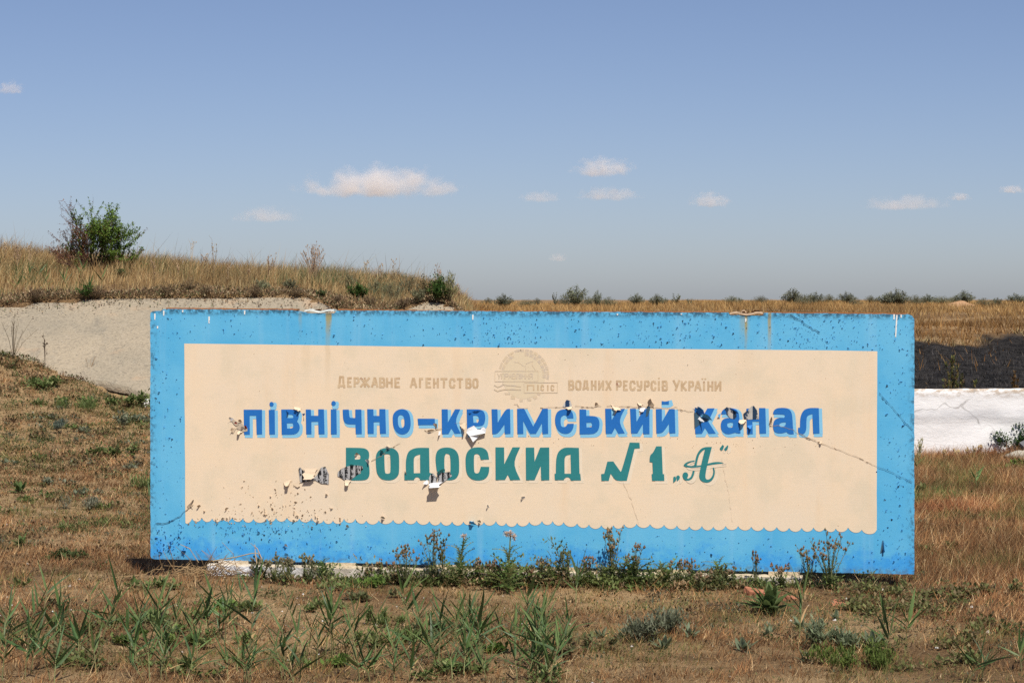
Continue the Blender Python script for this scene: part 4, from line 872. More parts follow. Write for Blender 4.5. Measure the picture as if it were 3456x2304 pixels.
# dead brown herb litter over the slope and lawn
cx, cy_ = scatter(12000, 10.4, 34.2, pw=.7); k = RNG.random(len(cx)) < np.clip((vnoise(cx, cy_, 1.2, 76, 3) - .36) * 2.2, .05, 1) * (.55 + .6 * sstep(-2.8, -3.4, cx)); k &= ~((cy_ > 32.1) & (cx > -5.3)) & (cy_ < y_low(cx) - .05); cx, cy_ = cx[k], cy_[k]
m_ = RNG.integers(14, 46, len(cx)); rr = RNG.uniform(.03, .12, len(cx)); x = np.repeat(cx, m_) + RNG.normal(0, 1, m_.sum()) * np.repeat(rr, m_); y = np.repeat(cy_, m_) + RNG.normal(0, 1, m_.sum()) * np.repeat(rr, m_)
hh = np.repeat(RNG.uniform(.005, .06, len(cx)), m_) * RNG.random(len(x)); cc = np.repeat(pick([(.20, .115, .06), (.14, .08, .045), (.27, .165, .085), (.10, .065, .04), (.34, .23, .13)], len(cx)), m_, 0) * RNG.uniform(.6, 1.3, (len(x), 1))
V, F, C = leafbits(x, y, hh, .022 * (.55 + y / 22), cc); ho = mesh_np('dead_herb', V, F, C, M['grass']); link(ho); tag(ho, 'withered brown herbs matted over the soil', 'herbs', kind='stuff')

# tall dry grass on the bank above the concrete
x = RNG.uniform(-13.5, -.55, 30000); y = y_top(x) + .05 + (47 - y_top(x)) * RNG.random(len(x)) ** 1.7
q = np.clip((y - y_top(x)) / 4, 0, 1); k = RNG.random(len(x)) < np.clip(.10 + q * 1.3 * vnoise(x, y, .9, 81, 3) * 1.5, 0, 1) * sstep(-.5, -.95, x); x, y = x[k], y[k]
x, y = clump(x, y, 4, .06); k = (y > y_top(x) + .03) & (x < -.62); x, y = x[k], y[k]; n = len(x); q = np.clip((y - y_top(x)) / 4, 0, 1)
H = (.06 + .26 * q * (.45 + .9 * vnoise(x, y, 1.2, 82))) * RNG.uniform(.5, 1.35, n) * (1 + .25 * sstep(-7, -9, x)) * (1 - .35 * sstep(-2.2, -1.2, x)); tall = RNG.random(n) < .02; H = np.where(tall, H * RNG.uniform(1.4, 2.0, n), H)
lean = RNG.normal(0, .32, (n, 2)) * H[:, None]; lean[:, 0] += .12 * H
C = pick([(.48, .31, .14), (.38, .225, .10), (.58, .42, .22), (.28, .165, .08), (.42, .31, .16)], n) * (.6 + .8 * vnoise(x, y, .8, 86))[:, None]
sil = (sstep(-5.5, -3.2, x) * .6 * (vnoise(x, y, 1.0, 84) > .48))[:, None] * (RNG.random(n) < .6)[:, None]; C = C * (1 - sil) + sil * pick([(.25, .25, .155), (.20, .215, .12)], n)
gm = ((vnoise(x, y, .8, 83) > .62) & (RNG.random(n) < .4))[:, None]; C = np.where(gm, pick([(.12, .15, .055), (.15, .17, .07)], n), C)
P = np.stack([x, y, ground_z(x, y) - .01], 1); eo = blades('bank_grass', P, H, RNG.uniform(.004, .010, n), lean, C, M['grass'], 2); link(eo)
tag(eo, 'tall golden dry grass on the bank above the concrete lining', 'grass', kind='stuff')

# litter and dead twigs along the upper edge of the concrete
x = RNG.uniform(-13, -.7, 26000); y = y_top(x) + np.abs(RNG.normal(0, .55, len(x))) * np.where(RNG.random(len(x)) < .05, -.35, 1); n = len(x)
V, F, C = leafbits(x, y, np.where(y < y_top(x), cplane(y) + .02 - ground_z(x, y), RNG.random(n) * .06), .045, pick([(.22, .135, .075), (.15, .09, .055), (.34, .235, .13), (.42, .32, .20), (.12, .14, .06)], n) * (.5 + vnoise(x, y, .6, 88))[:, None])
ho = mesh_np('bank_litter', V, F, C, M['grass']); link(ho); tag(ho, 'dead brown litter along the upper edge of the concrete lining', 'litter', kind='stuff')
# the unburnt dry field beyond
x, y = scatter(185000, 46, 130, -1.6, 99, pw=1.25, marg=5); keep = RNG.random(len(x)) > burnt_mask(x, y) * .985; x, y = x[keep], y[keep]; n = len(x)
vn = vnoise(x, y, 2.4, 91, 3); H = (.10 + .24 * vn) * RNG.uniform(.5, 1.4, n) * (1 - .3 * sstep(70, 110, y)); lean = RNG.normal(0, .4, (n, 2)) * H[:, None]
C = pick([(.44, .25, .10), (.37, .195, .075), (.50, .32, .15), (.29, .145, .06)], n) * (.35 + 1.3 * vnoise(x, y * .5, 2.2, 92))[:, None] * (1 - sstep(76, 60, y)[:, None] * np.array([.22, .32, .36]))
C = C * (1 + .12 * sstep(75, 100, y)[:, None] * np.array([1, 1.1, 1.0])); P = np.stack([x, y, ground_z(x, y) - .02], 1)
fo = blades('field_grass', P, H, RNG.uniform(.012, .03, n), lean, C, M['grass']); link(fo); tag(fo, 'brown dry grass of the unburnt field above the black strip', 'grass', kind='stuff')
x, y = scatter(52000, 34, 66, -.2, 99, marg=5); keep = RNG.random(len(x)) < burnt_mask(x, y) * .9; x, y = x[keep], y[keep]; n = len(x); H = RNG.uniform(.03, .13, n)
C = pick([(.012, .011, .011), (.03, .027, .026), (.085, .077, .073), (.02, .017, .015), (.13, .115, .105)], n) * (.4 + 1.2 * vnoise(x, y, 1.1, 97))[:, None]; P = np.stack([x, y, ground_z(x, y) - .01], 1)
bo2 = blades('burnt_stubble', P, H, RNG.uniform(.008, .02, n), RNG.normal(0, .05, (n, 2)), C, M['grass']); link(bo2); tag(bo2, 'charred black grass stubble on the slope behind the white wall', 'stubble', kind='stuff')
# singed pale fringe between burnt strip and field
x, y = scatter(60000, 48, 66, -.2, 99, marg=5); b_ = burnt_mask(x, y); keep = RNG.random(len(x)) < np.clip(4 * b_ * (1 - b_), 0, 1) * (vnoise(x, y * .5, .9, 95) > .44); x, y = x[keep], y[keep]; n = len(x)
C = pick([(.50, .40, .20), (.38, .28, .13), (.26, .17, .08), (.12, .09, .06)], n); P = np.stack([x, y, ground_z(x, y)], 1)
fr = blades('singed_grass', P, RNG.uniform(.05, .22, n), RNG.uniform(.015, .03, n), RNG.normal(0, .12, (n, 2)), C, M['grass']); link(fr); tag(fr, 'pale singed grass along the edge of the burnt strip', 'grass', kind='stuff')

# ------------------------------------------------------------------ single plants
def child_copy(src, parent, loc, rot, sc, name=None):
    o = bpy.data.objects.new(name or src.name.split('.')[0], src); o.location = loc; o.rotation_euler = rot; o.scale = sc
    return link(o, parent)
# reeds: shared leaf meshes, a stem of their own
REEDC = [(.10, .165, .05), (.08, .135, .047), (.14, .195, .065), (.09, .14, .06)]
reed_leaves = []
for i in range(6):
    mb = MB(); mb.leaf((0, 0, 0), (1, 0, 0), (0, 1, 0), 1.0, .10, [.02, .08, .16, .28, .12, .5][i], 5, .22, REEDC[i % 4], lambda t: min(1, t * 4 + .35) * (1 - t ** 1.9))
    me = mb.mesh('leaf'); me.materials.append(M['reed']); reed_leaves.append(me)
mb = MB(); mb.leaf((0, 0, 0), (1, 0, 0), (0, 1, 0), 1.0, .11, .35, 5, .3, (.46, .31, .15)); dead_leaf = mb.mesh('leaf'); dead_leaf.materials.append(M['grass'])
def reed(base, h, lean, az, n, ll, label, dead=False):
    e = thing('reed', base); mb = MB(); pts = []
    for i in range(7):
        f = i / 6; pts.append((lean[0] * f ** 1.4, lean[1] * f ** 1.4, h * f))
    mb.tube(pts, [.0045 * (1 - .55 * i / 6) for i in range(7)], 5, (.20, .20, .085) if not dead else (.34, .25, .12)); mb.build('stem', M['wood'], e)
    for i in range(n):
        f = .34 + .66 * (i + .5) / n; p = Vector((lean[0] * f ** 1.4, lean[1] * f ** 1.4, h * f)); top = i >= n - 2
        a = az + (math.pi if i % 2 else 0) + random.gauss(0, .7); el = rad(random.uniform(26, 70)) if not top else rad(random.uniform(58, 84)); L_ = ll * random.uniform(.75, 1.2) * (1 if i > 1 else .75)
        me = dead_leaf if (i == 0 and random.random() < .35) else random.choice(reed_leaves[:4] if top or random.random() < .7 else reed_leaves)
        child_copy(me, e, p, (random.gauss(0, .5), -el, a), (L_, L_ * random.uniform(.75, 1.25), L_), 'leaf')
    tag(e, label, 'reed', 'reed shoots in the foreground grass'); return e
REED_L = 'green reed shoot with pointed blade leaves rising from the foreground grass'
def zpx(r, x, y): return {'A': (x / 2.613, 1800 + y / 2.613), 'B': (800 + x / 2.613, 1800 + y / 2.613), 'C': (1600 + x / 2.613, 1800 + y / 2.613), 'D': (2500 + x / 2.46, 1800 + y / 2.46)}[r]
RD = [('A', 900, 985, 1055, 540), ('A', 20, 1300, 70, 930), ('A', 220, 1290, 260, 900), ('A', 275, 1230, 330, 960), ('A', 480, 1315, 480, 1200), ('A', 690, 1090, 685, 900), ('A', 500, 990, 505, 880), ('A', 850, 1250, 815, 1010), ('A', 1160, 1020, 1130, 930), ('A', 1200, 1180, 1170, 1070), ('A', 930, 900, 985, 720),
      ('A', 1400, 880, 1390, 640), ('A', 1225, 890, 1225, 800), ('A', 1450, 1000, 1400, 850), ('A', 1320, 1310, 1290, 1000), ('A', 1470, 1290, 1440, 1150), ('A', 1510, 1150, 1520, 930), ('A', 1740, 1150, 1730, 1020), ('A', 1690, 950, 1700, 820), ('A', 1840, 900, 1830, 660), ('A', 1930, 940, 1950, 750), ('A', 1880, 700, 1870, 570), ('A', 1680, 1310, 1690, 1180),
      ('A', 2010, 1310, 1990, 1100), ('A', 2090, 1230, 2100, 980), ('A', 2200, 1210, 2250, 520), ('A', 2170, 1310, 2200, 1050), ('A', 2060, 900, 1960, 700), ('A', 60, 1100, 60, 900), ('A', 390, 700, 405, 500), ('A', 1560, 850, 1540, 700), ('A', 130, 1000, 110, 850),
      ('B', 600, 1110, 520, 880), ('B', 640, 1000, 670, 850), ('B', 780, 1090, 855, 650), ('B', 1030, 1080, 1035, 720), ('B', 960, 1080, 930, 980), ('B', 1080, 1310, 1060, 1150), ('B', 1170, 1310, 1120, 1190), ('B', 500, 1310, 470, 1220), ('B', 560, 1310, 570, 1220), ('B', 70, 1310, 30, 1150),
      ('B', 1400, 1110, 1350, 940), ('B', 1420, 1200, 1380, 1010), ('B', 1530, 880, 1460, 500), ('B', 1640, 900, 1600, 690), ('B', 1560, 1080, 1550, 900), ('B', 1800, 950, 1790, 700), ('B', 1950, 1100, 1920, 760), ('B', 2050, 1250, 2010, 980), ('B', 2100, 1150, 2140, 830), ('B', 2160, 1090, 2150, 720), ('B', 1900, 1310, 1880, 1200), ('B', 1520, 1310, 1540, 1250), ('B', 2200, 1310, 2150, 1200), ('B', 1760, 1180, 1720, 960), ('B', 1690, 1100, 1680, 880), ('B', 2000, 900, 2000, 700),
      ('C', 480, 720, 470, 590), ('C', 620, 1100, 640, 640), ('C', 540, 1210, 560, 830), ('C', 600, 1250, 590, 900), ('C', 510, 1180, 430, 790), ('C', 660, 1230, 690, 1000), ('C', 560, 1290, 500, 1050), ('C', 700, 1280, 740, 1000), ('C', 330, 1050, 310, 880), ('C', 370, 1080, 365, 850), ('C', 640, 1310, 660, 1180), ('C', 480, 1310, 520, 1150), ('C', 810, 1080, 840, 800), ('C', 770, 1120, 800, 900), ('C', 895, 640, 915, 380), ('C', 50, 1210, 40, 780), ('C', 380, 1310, 360, 1230), ('C', 580, 1080, 600, 740), ('C', 530, 900, 520, 720),
      ('D', 485, 900, 515, 520), ('D', 1370, 900, 1400, 760), ('D', 1200, 1000, 1240, 880), ('D', 2000, 1235, 2020, 1170), ('D', 2330, 1150, 2310, 1090), ('D', 1190, 860, 1210, 790), ('D', 1900, 1240, 1970, 1150)]
for i, (r, bx, by, tx, ty) in enumerate(RD):
    px, py = zpx(r, bx, by); qx, qy = zpx(r, tx, ty); b = on_ground(px, min(py, 2420)); T = at_depth(qx, qy, b.y)
    h = max(.07, T.z - b.z); h = max(h, .13) * 1.08; n = min(5 + int(h / .065), 10)
    where = {'A': 'in the loose stand towards the whitewashed footing end', 'B': 'in the long row before the middle of the footing', 'C': 'in the dense clump before the fluffy thistle', 'D': 'in the dull green patches past the footing end'}[r]
    if r == 'A' and bx > 1200: where = 'in the leafy row below the straw heap'
    if r == 'B' and bx > 1300: where = 'in the thicket before the single headed thistle'
    lab = ('tall' if h > .3 else 'short' if h < .15 else 'knee high') + ' green reed shoot ' + where
    if i == 0: lab = 'tall reed with a fan of upright leaves left of the sign footing'
    if (r, bx) == ('C', 895): lab = 'lone reed with narrow leaves standing before the sign beside thistles'
    if (r, bx) == ('D', 485): lab = 'thin straight reed growing by the dark brick rubble'
    reed(b, h, (T.x - b.x, random.gauss(0, .05)), random.choice([0, .25, -.25, math.pi / 5]), n, random.uniform(.16, .25), lab)
REXTRA = [q for q in RD if q[0] in 'ABC' and q[2] > 850]
for i in range(64):
    r, bx, by, tx, ty = random.choice(REXTRA); ox, oy = random.gauss(0, 90), random.gauss(0, 45); px, py = zpx(r, bx + ox, by + oy); b = on_ground(px, min(max(py, 2075), 2400)); h = random.uniform(.10, .32)
    reed(b, h, (random.gauss(0, .06), random.gauss(0, .05)), random.uniform(-.5, .5), 5 + int(h / .07), random.uniform(.10, .19), 'small side shoot of reed filling the gaps of the foreground stand')
for px, py, h in [(3292, 1640, .22), (3300, 1660, .2), (3100, 1620, .3), (560, 1720, .25), (500, 1730, .22)]:
    b = on_ground(px, py); reed(b, h, (random.gauss(0, .03), 0), 0, 5, .2, 'small reed shoot in the brown grass towards the white wall' if px > 2000 else 'small reed shoot beside the left edge of the sign', False)
for px, py in [(60, 960), (90, 975), (160, 990), (230, 980), (300, 1005), (40, 985), (270, 960), (130, 950), (340, 990)]:
    b = on_ground(px, py); reed(b, random.uniform(.15, .35), (random.gauss(0, .05), 0), random.random(), 6, .24, 'grey green reed in the tall dry grass on the bank')

def mound(base, w, h, nst, leaves, lsize, pal, name='shrub', stemc=(.12, .085, .05), narrow=.28, upright=.0, flat_top=1.0, m='leaf', lobes=0):
    """a bushy plant: stems fanning out of one root, small narrow leaves along their outer part"""
    e = thing(name, base); st = MB(); fo = MB(); per = max(1, leaves // nst)
    LB = [(random.gauss(0, w * .42), random.gauss(0, w * .42), random.uniform(.4, 1.05)) for _ in range(lobes)] or [(0, 0, 1)]
    for i in range(nst):
        a = random.uniform(0, 6.283); r = math.sqrt(random.random()); q = 1 - .75 * r * r
        tip = Vector((math.cos(a) * r * w / 2, math.sin(a) * r * w / 2, h * (flat_top * q ** .6) * random.uniform(.75, 1.08)))
        mid = Vector((tip.x * (.4 + .1 * random.random()), tip.y * .45, tip.z * .55)); c0 = Vector((tip.x * .05, tip.y * .05, 0))
        lx, ly, lh = random.choice(LB); off = Vector((lx, ly, 0)); tip.z *= lh; mid.z *= lh
        if lobes: tip.x *= .55; tip.y *= .55; mid.x *= .55; mid.y *= .55
        c0, mid, tip = c0 + off, mid + off, tip + off
        pts = [c0, mid, tip]; st.tube(pts, [.006 * h + .002, .004 * h + .001, .0012], 3, stemc, False)
        for j in range(per):
            f = .25 + .8 * random.random() ** .8; f = min(f, 1)
            p = c0.lerp(mid, f * 2) if f < .5 else mid.lerp(tip, f * 2 - 1)
            p = p + Vector((random.gauss(0, 1), random.gauss(0, 1), random.gauss(0, .8))) * (w * .045)
            if p.z < .01: p.z = .01
            b = random.uniform(0, 6.283); el = random.gauss(.5 + upright, .5); d = Vector((math.cos(b) * math.cos(el), math.sin(b) * math.cos(el), math.sin(el)))
            s_ = Vector((-math.sin(b), math.cos(b), 0)); L_ = lsize * random.uniform(.6, 1.4); c = random.choice(pal); g = random.uniform(.7, 1.3); c = (c[0] * g, c[1] * g, c[2] * g)
            k = len(fo.v); fo.v += [tuple(p), tuple(p + d * L_ * .5 + s_ * L_ * narrow), tuple(p + d * L_), tuple(p + d * L_ * .5 - s_ * L_ * narrow)]; fo.c += [c] * 4; fo.f.append((k, k + 1, k + 2, k + 3))
    s_o = st.build('stem', M['wood'], e)
    if lobes: s_o['kind'] = 'stuff'
    f_ = fo.build('foliage', M[m], e); f_['kind'] = 'stuff'
    return e
def dup(src, loc, sc, rz):
    o = src.copy(); COL.objects.link(o); o.location = loc; o.scale = sc; o.rotation_euler = (0, 0, rz)
    for ch in src.children:
        c = ch.copy(); COL.objects.link(c); c.parent = o
    return o

# ---- far shrubs on the skyline of the field (photo pixels / 1.469: x, top, width)
FG = [(.19, .205, .125), (.22, .235, .15), (.16, .18, .11), (.26, .25, .16)]  # shrub greens here and below lightened, distance haze put into the colour
protos = [mound((0, 0, 0), 1.0, .8, 60, 2600, .06, FG, 'steppe_shrub'), mound((0, 0, 0), 1.2, .7, 60, 2200, .055, [(.22, .215, .13), (.25, .235, .14), (.18, .19, .11)], 'steppe_shrub', narrow=.18, upright=.5), mound((0, 0, 0), .45, .9, 12, 420, .06, FG, 'steppe_shrub', upright=.5)]
LAB = ['round grey green shrub on the skyline of the dry field', 'wide hazy green shrub on the skyline of the dry field', 'narrow upright bush on the skyline of the dry field']
used = [False] * 3
far = [(1157, 675, 46, 0), (1205, 686, 40, 1), (1232, 684, 26, 1), (1275, 673, 16, 2), (1300, 680, 40, 1), (1322, 664, 60, 0), (1350, 682, 30, 1), (1372, 672, 24, 0), (1400, 685, 40, 1), (1462, 673, 40, 0), (1510, 679, 34, 0), (1530, 680, 14, 2), (1552, 676, 26, 2), (1585, 685, 20, 2), (1678, 681, 40, 1), (1700, 682, 18, 2), (1745, 685, 40, 1),
       (1822, 668, 52, 0), (1850, 675, 44, 1), (1872, 672, 46, 0), (1905, 677, 40, 1), (1945, 674, 44, 0), (1965, 682, 34, 1), (2000, 682, 30, 1), (2040, 672, 50, 0), (2062, 669, 56, 0), (2100, 675, 52, 1), (2132, 678, 40, 0), (2160, 681, 44, 1), (2195, 677, 40, 1), (2216, 668, 46, 0), (2262, 684, 46, 1), (2290, 681, 30, 0), (2332, 677, 46, 0), (2352, 682, 40, 1), (2390, 675, 50, 0), (1120, 689, 30, 1)]
for vx, vt, vw, k in far:
    D = random.uniform(92, 108); px = vx * 1.4694; a, kk = ray(px, vt * 1.4694); z0 = gz(a * D, D); h = max(.35, HC + kk * D - z0); w = vw * 1.4694 / FPX * D
    bw, bh = [(1.0, .8), (1.2, .7), (.45, .9)][k]
    o = protos[k] if not used[k] else dup(protos[k], (0, 0, 0), (1, 1, 1), 0); used[k] = True
    o.location = (a * D, D, z0 - .03); o.scale = (w / bw * random.uniform(1, 1.35), w / bw * 1.1, h / bh * random.uniform(.9, 1.2)); o.rotation_euler = (0, 0, random.uniform(0, 6.28))
    tag(o, LAB[k], 'shrub', 'shrubs along the skyline of the field')
# ---- heap of earth among them
mb = MB(); a, kk = ray(2205 * 1.4694, 1020); n = 16
for j in range(5):
    for i in range(n):
        f = j / 4; r = (1 - f) * random.uniform(.85, 1.1); t_ = 6.283 * i / n; mb.v.append((.62 * r * math.cos(t_) * random.uniform(.8, 1.2), .5 * r * math.sin(t_), .24 * (1 - (1 - f) ** 1.6) * random.uniform(.9, 1.08))); mb.c.append((1, 1, 1))
mb.f = [(j * n + i, j * n + (i + 1) % n, (j + 1) * n + (i + 1) % n, (j + 1) * n + i) for j in range(4) for i in range(n)] + [tuple(4 * n + i for i in range(n))]
M['earth'] = simple('earth', (.40, .24, .13), .95, 4, .3, .7, 14); o = mb.build('earth_heap', M['earth']); o.location = (a * 88, 88, gz(a * 88, 88) + .05); tag(o, 'small heap of orange earth among the skyline shrubs', 'earth heap')

# ---- the half dead bush on the crest of the bank
def crest_bush():
    b = Vector(((318 - 1728) / FPX * 40.2, 40.2, 0)); b.z = gz(b.x, b.y) - .03; e = thing('bush', b); wood = MB(); green = MB(); dead = MB()
    def grow(p, d, L_, r, lv, isdead):
        n = 3; pts = [p]; q = p.copy(); dd = d.copy()
        for i in range(n):
            dd = (dd + Vector((random.gauss(0, .16), random.gauss(0, .16), random.gauss(.05, .12)))).normalized(); q = q + dd * L_ / n; pts.append(q.copy())
        wood.tube(pts, [r * (1 - .5 * i / n) for i in range(n + 1)], 4 if lv < 2 else 3, (.13, .075, .055) if isdead else (.10, .075, .05), False)
        if lv >= 1:
            m_ = (20 if lv < 3 else 22) if not isdead else (9 if lv < 3 else 11)
            for _ in range(m_):
                f = random.random(); i = min(n - 1, int(f * n)); pp = pts[i].lerp(pts[i + 1], f * n - i) + Vector((random.gauss(0, .012), random.gauss(0, .012), random.gauss(0, .012)))
                a = random.uniform(0, 6.283); el = random.gauss(.2, .6); dv = Vector((math.cos(a) * math.cos(el), math.sin(a) * math.cos(el), math.sin(el))); sv = Vector((-math.sin(a), math.cos(a), .2)); s_ = random.uniform(.024, .044) * (1 if not isdead else .7)
                mbx = dead if isdead else green
                c = random.choice([(.23, .10, .055), (.30, .14, .07), (.15, .075, .05)]) if isdead else random.choice([(.17, .26, .045), (.13, .205, .035), (.22, .30, .06), (.10, .15, .03)])
                k = len(mbx.v); mbx.v += [tuple(pp), tuple(pp + dv * s_ * .5 + sv * s_ * .3), tuple(pp + dv * s_), tuple(pp + dv * s_ * .5 - sv * s_ * .3)]; mbx.c += [c] * 4; mbx.f.append((k, k + 1, k + 2, k + 3))
        if lv < 3:
            for _ in range(3 if lv < 2 else 3):
                f = random.uniform(.35, 1); i = min(n - 1, int(f * n)); pp = pts[i].lerp(pts[i + 1], f * n - i)
                nd = (dd + Vector((random.gauss(0, .55), random.gauss(0, .5), random.gauss(.15, .4)))).normalized(); grow(pp, nd, L_ * random.uniform(.55, .8), r * .55, lv + 1, isdead if random.random() < .93 else not isdead)
    for i in range(26):
        f = i / 25; ang = math.pi * (.06 + .88 * f) + random.gauss(0, .06); d = Vector((math.cos(ang), random.gauss(0, .35), .25 + .85 * math.sin(ang))).normalized(); isd = math.cos(ang) < -.12
        grow(Vector((random.gauss(0, .05) + .02, random.gauss(0, .05), 0)), d, random.uniform(.38, .52) * (1.0 + .1 * math.sin(ang)), .013, 0, isd)
    wood.build('branch', M['wood'], e); g = green.build('crown', M['leaf'], e); g['kind'] = 'stuff'; g['label'] = 'fresh green leafy half'; d_ = dead.build('dead_crown', M['leaf'], e); d_['kind'] = 'stuff'; d_['label'] = 'withered dark brown half'
    e.scale = (1.12, 1.1, 1.26); tag(e, 'bush on the bank crest, half green leafy and half withered brown', 'bush')
crest_bush()
# ---- shrubs on the bank
BG = [(.06, .125, .025), (.08, .155, .035), (.045, .09, .02), (.11, .17, .05)]; SG = [(.22, .225, .13), (.27, .265, .16), (.18, .19, .10)]
def on_bank(px, py, y): a, k = ray(px, py); return Vector((a * y, y, gz(a * y, y) - .02))
def bank(px, pyb, wpx, hpx, pal, nst, lv, ls, label, y=37.5, **kw):
    b = on_ground(px, pyb, 35.2, 60); s = b.y / FPX; o = mound(b, wpx * s, hpx * s * 1.05, nst, lv, ls, pal, **kw); return tag(o, label, 'shrub', kw.get('grp'))
bank(1208, 1012, 78, 48, BG, 40, 1500, .035, 'dense bright green round shrub on the bank above the sign')
bank(1480, 1028, 80, 80, BG, 40, 1700, .035, 'dark green shrub at the right end of the bank')
bank(1440, 1010, 75, 75, [(.13, .10, .05), (.10, .09, .04), (.16, .13, .06)], 30, 700, .03, 'brownish withered shrub behind the dark green one at the bank end')
bank(1510, 1025, 80, 95, [(.33, .31, .14), (.28, .27, .12), (.38, .34, .18)], 50, 1300, .05, 'yellow green feathery grass clump at the end of the bank', narrow=.08, upright=.6)
bank(800, 962, 60, 34, BG, 24, 500, .03, 'small green shrub in the dry grass left of the torn sign edge')
bank(1085, 1012, 44, 34, [(.13, .16, .06), (.10, .14, .05)], 20, 400, .03, 'low dull green shrub on the edge of the concrete')
bank(290, 1008, 70, 50, BG, 26, 600, .035, 'dark green shrub on the upper edge of the concrete lining'); bank(410, 945, 70, 40, [(.14, .17, .07), (.11, .14, .05)], 24, 400, .035, 'soft green clump below the crest bush')
for px, py, w, h in [(1330, 1020, 90, 70), (1270, 1005, 80, 60), (1380, 1000, 80, 70), (1340, 975, 70, 60), (980, 985, 60, 40), (880, 985, 60, 36), (1180, 980, 70, 50), (1410, 1030, 60, 50), (1290, 975, 70, 50)]:
    bank(px, py, w, h, SG, 34, 700, .04, 'silvery grey wormwood bush on the right part of the bank', narrow=.12, upright=.4)['group'] = 'wormwood bushes on the bank'
for px, py, w, h in [(120, 1020, 80, 45), (330, 1030, 90, 40), (560, 1000, 80, 40), (640, 985, 90, 45), (690, 1000, 70, 36), (860, 1005, 70, 36), (1000, 1008, 60, 26), (1140, 1030, 70, 34), (1250, 1036, 70, 34), (1360, 1040, 70, 34)]:
    bank(px, py, w, h, [(.19, .13, .075), (.15, .10, .06), (.24, .17, .10)], 40, 500, .035, 'dead brown twiggy tuft at the upper edge of the concrete', narrow=.1, upright=.3)['group'] = 'dead tufts along the concrete edge'
# ---- tall dry weeds standing above the grass
def dry_weed(b, h, w, n, label, col=(.34, .235, .14), grp=None, heads=True, cat='weed'):
    mb = MB()
    for i in range(n):
        a = random.uniform(0, 6.28); r = random.random() * w / 2; H = h * random.uniform(.6, 1.05); t_ = Vector((math.cos(a) * r, math.sin(a) * r, H)); g = random.uniform(.7, 1.25); c = tuple(q * g for q in col)
        m_ = Vector((t_.x * .4, t_.y * .4, H * .55)); mb.tube([(0, 0, 0), m_, t_], [.0045, .0035, .0018], 3, c, False)
        for _ in range(5 if heads else 2):
            f = random.uniform(.3, 1); p = m_.lerp(t_, f) if f > .4 else m_ * (f / .4 * .9); d = Vector((random.gauss(0, .5), random.gauss(0, .5), 1)).normalized(); L_ = h * random.uniform(.06, .16); mb.tube([p, p + d * L_], [.0025, .0015], 3, c, False)
            if heads and random.random() < .6: q = p + d * L_; s_ = .011; k = len(mb.v); mb.v += [tuple(q + Vector(z)) for z in ((s_, 0, 0), (0, s_, 0), (-s_, 0, 0), (0, -s_, 0), (0, 0, s_ * 2.2), (0, 0, -s_))]; mb.c += [c] * 6; mb.f += [(k, k + 1, k + 4), (k + 1, k + 2, k + 4), (k + 2, k + 3, k + 4), (k + 3, k, k + 4), (k + 1, k, k + 5), (k + 2, k + 1, k + 5), (k + 3, k + 2, k + 5), (k, k + 3, k + 5)]
    o = mb.build('dry_weed', M['wood']); o.location = b; o.rotation_euler = (0, 0, random.random() * 6); tag(o, label, cat, grp); return o
def crest_pt(px, y=40.0): x = (px - 1728) / FPX * y; return Vector((x, y, gz(x, y) - .02))
dry_weed(crest_pt(1058, 39.5), .68, .5, 34, 'fan of tall pale dry stalks rising from the bank crest')
for px, h, n in [(645, .75, 3), (722, .85, 3), (930, .62, 3), (908, .5, 4), (60, .55, 7), (100, .6, 6), (20, .5, 6), (520, .5, 3), (600, .4, 3), (690, .5, 5), (700, .6, 4), (1235, .5, 3), (1290, .5, 3), (1330, .6, 2), (1550, .35, 5), (1480, .55, 6), (770, .45, 4), (840, .4, 4), (1180, .4, 4)]:
    dry_weed(crest_pt(px, random.uniform(38.8, 40.8)), h, h * .22, n, 'thin dry weed stalks poking above the grass of the bank', grp='dry stalks on the bank crest')
# ---- weeds on the burnt slope and at the wall
def slim(px, top, y, w, pal, label, nst=7, lv=420):
    a, k = ray(px, top); z0 = gz(a * y, y); h = HC + k * y - z0; o = mound((a * y, y, z0 - .02), w, h, nst, lv, .05, pal, 'weed', (.14, .12, .06), upright=.6, narrow=.2, flat_top=1); tag(o, label, 'weed'); return o
YG = [(.17, .17, .05), (.12, .14, .04), (.20, .13, .06), (.26, .20, .08)]
slim(3215, 1165, 34.5, .26, YG, 'tall yellow green weed before the burnt slope behind the white wall', 9, 600)
slim(3245, 1255, 34.2, .2, YG, 'shorter yellowish weed beside the tall one behind the white wall'); slim(3282, 1285, 34.0, .22, YG, 'low yellow weed peeping over the white wall'); slim(3422, 1238, 34.4, .15, [(.22, .12, .05), (.17, .10, .04)], 'reddish brown weed behind the white wall')
slim(3125, 1296, 33.6, .2, [(.28, .18, .10)], 'dry tuft on top edge of the white wall by the sign', 5, 160)
b = on_ground(3102, 1566); dry_weed(b, .34, .16, 8, 'dry seeding weed at the foot of the white wall beside the sign', (.30, .27, .15))
for px, py in [(3265, 1545), (3290, 1540), (3185, 1556), (3230, 1550), (3310, 1535)]: dry_weed(on_ground(px, py), .14, .1, 6, 'small dry grass stalks against the foot of the white wall', (.42, .31, .17), 'stalks at the wall foot')
b = on_ground(3418, 1528); tag(mound(b, .74, .42, 80, 5200, .038, [(.05, .09, .025), (.07, .115, .03), (.035, .06, .018)], 'shrub'), 'dark green bushy shrub against the white wall above the pale rock', 'shrub')
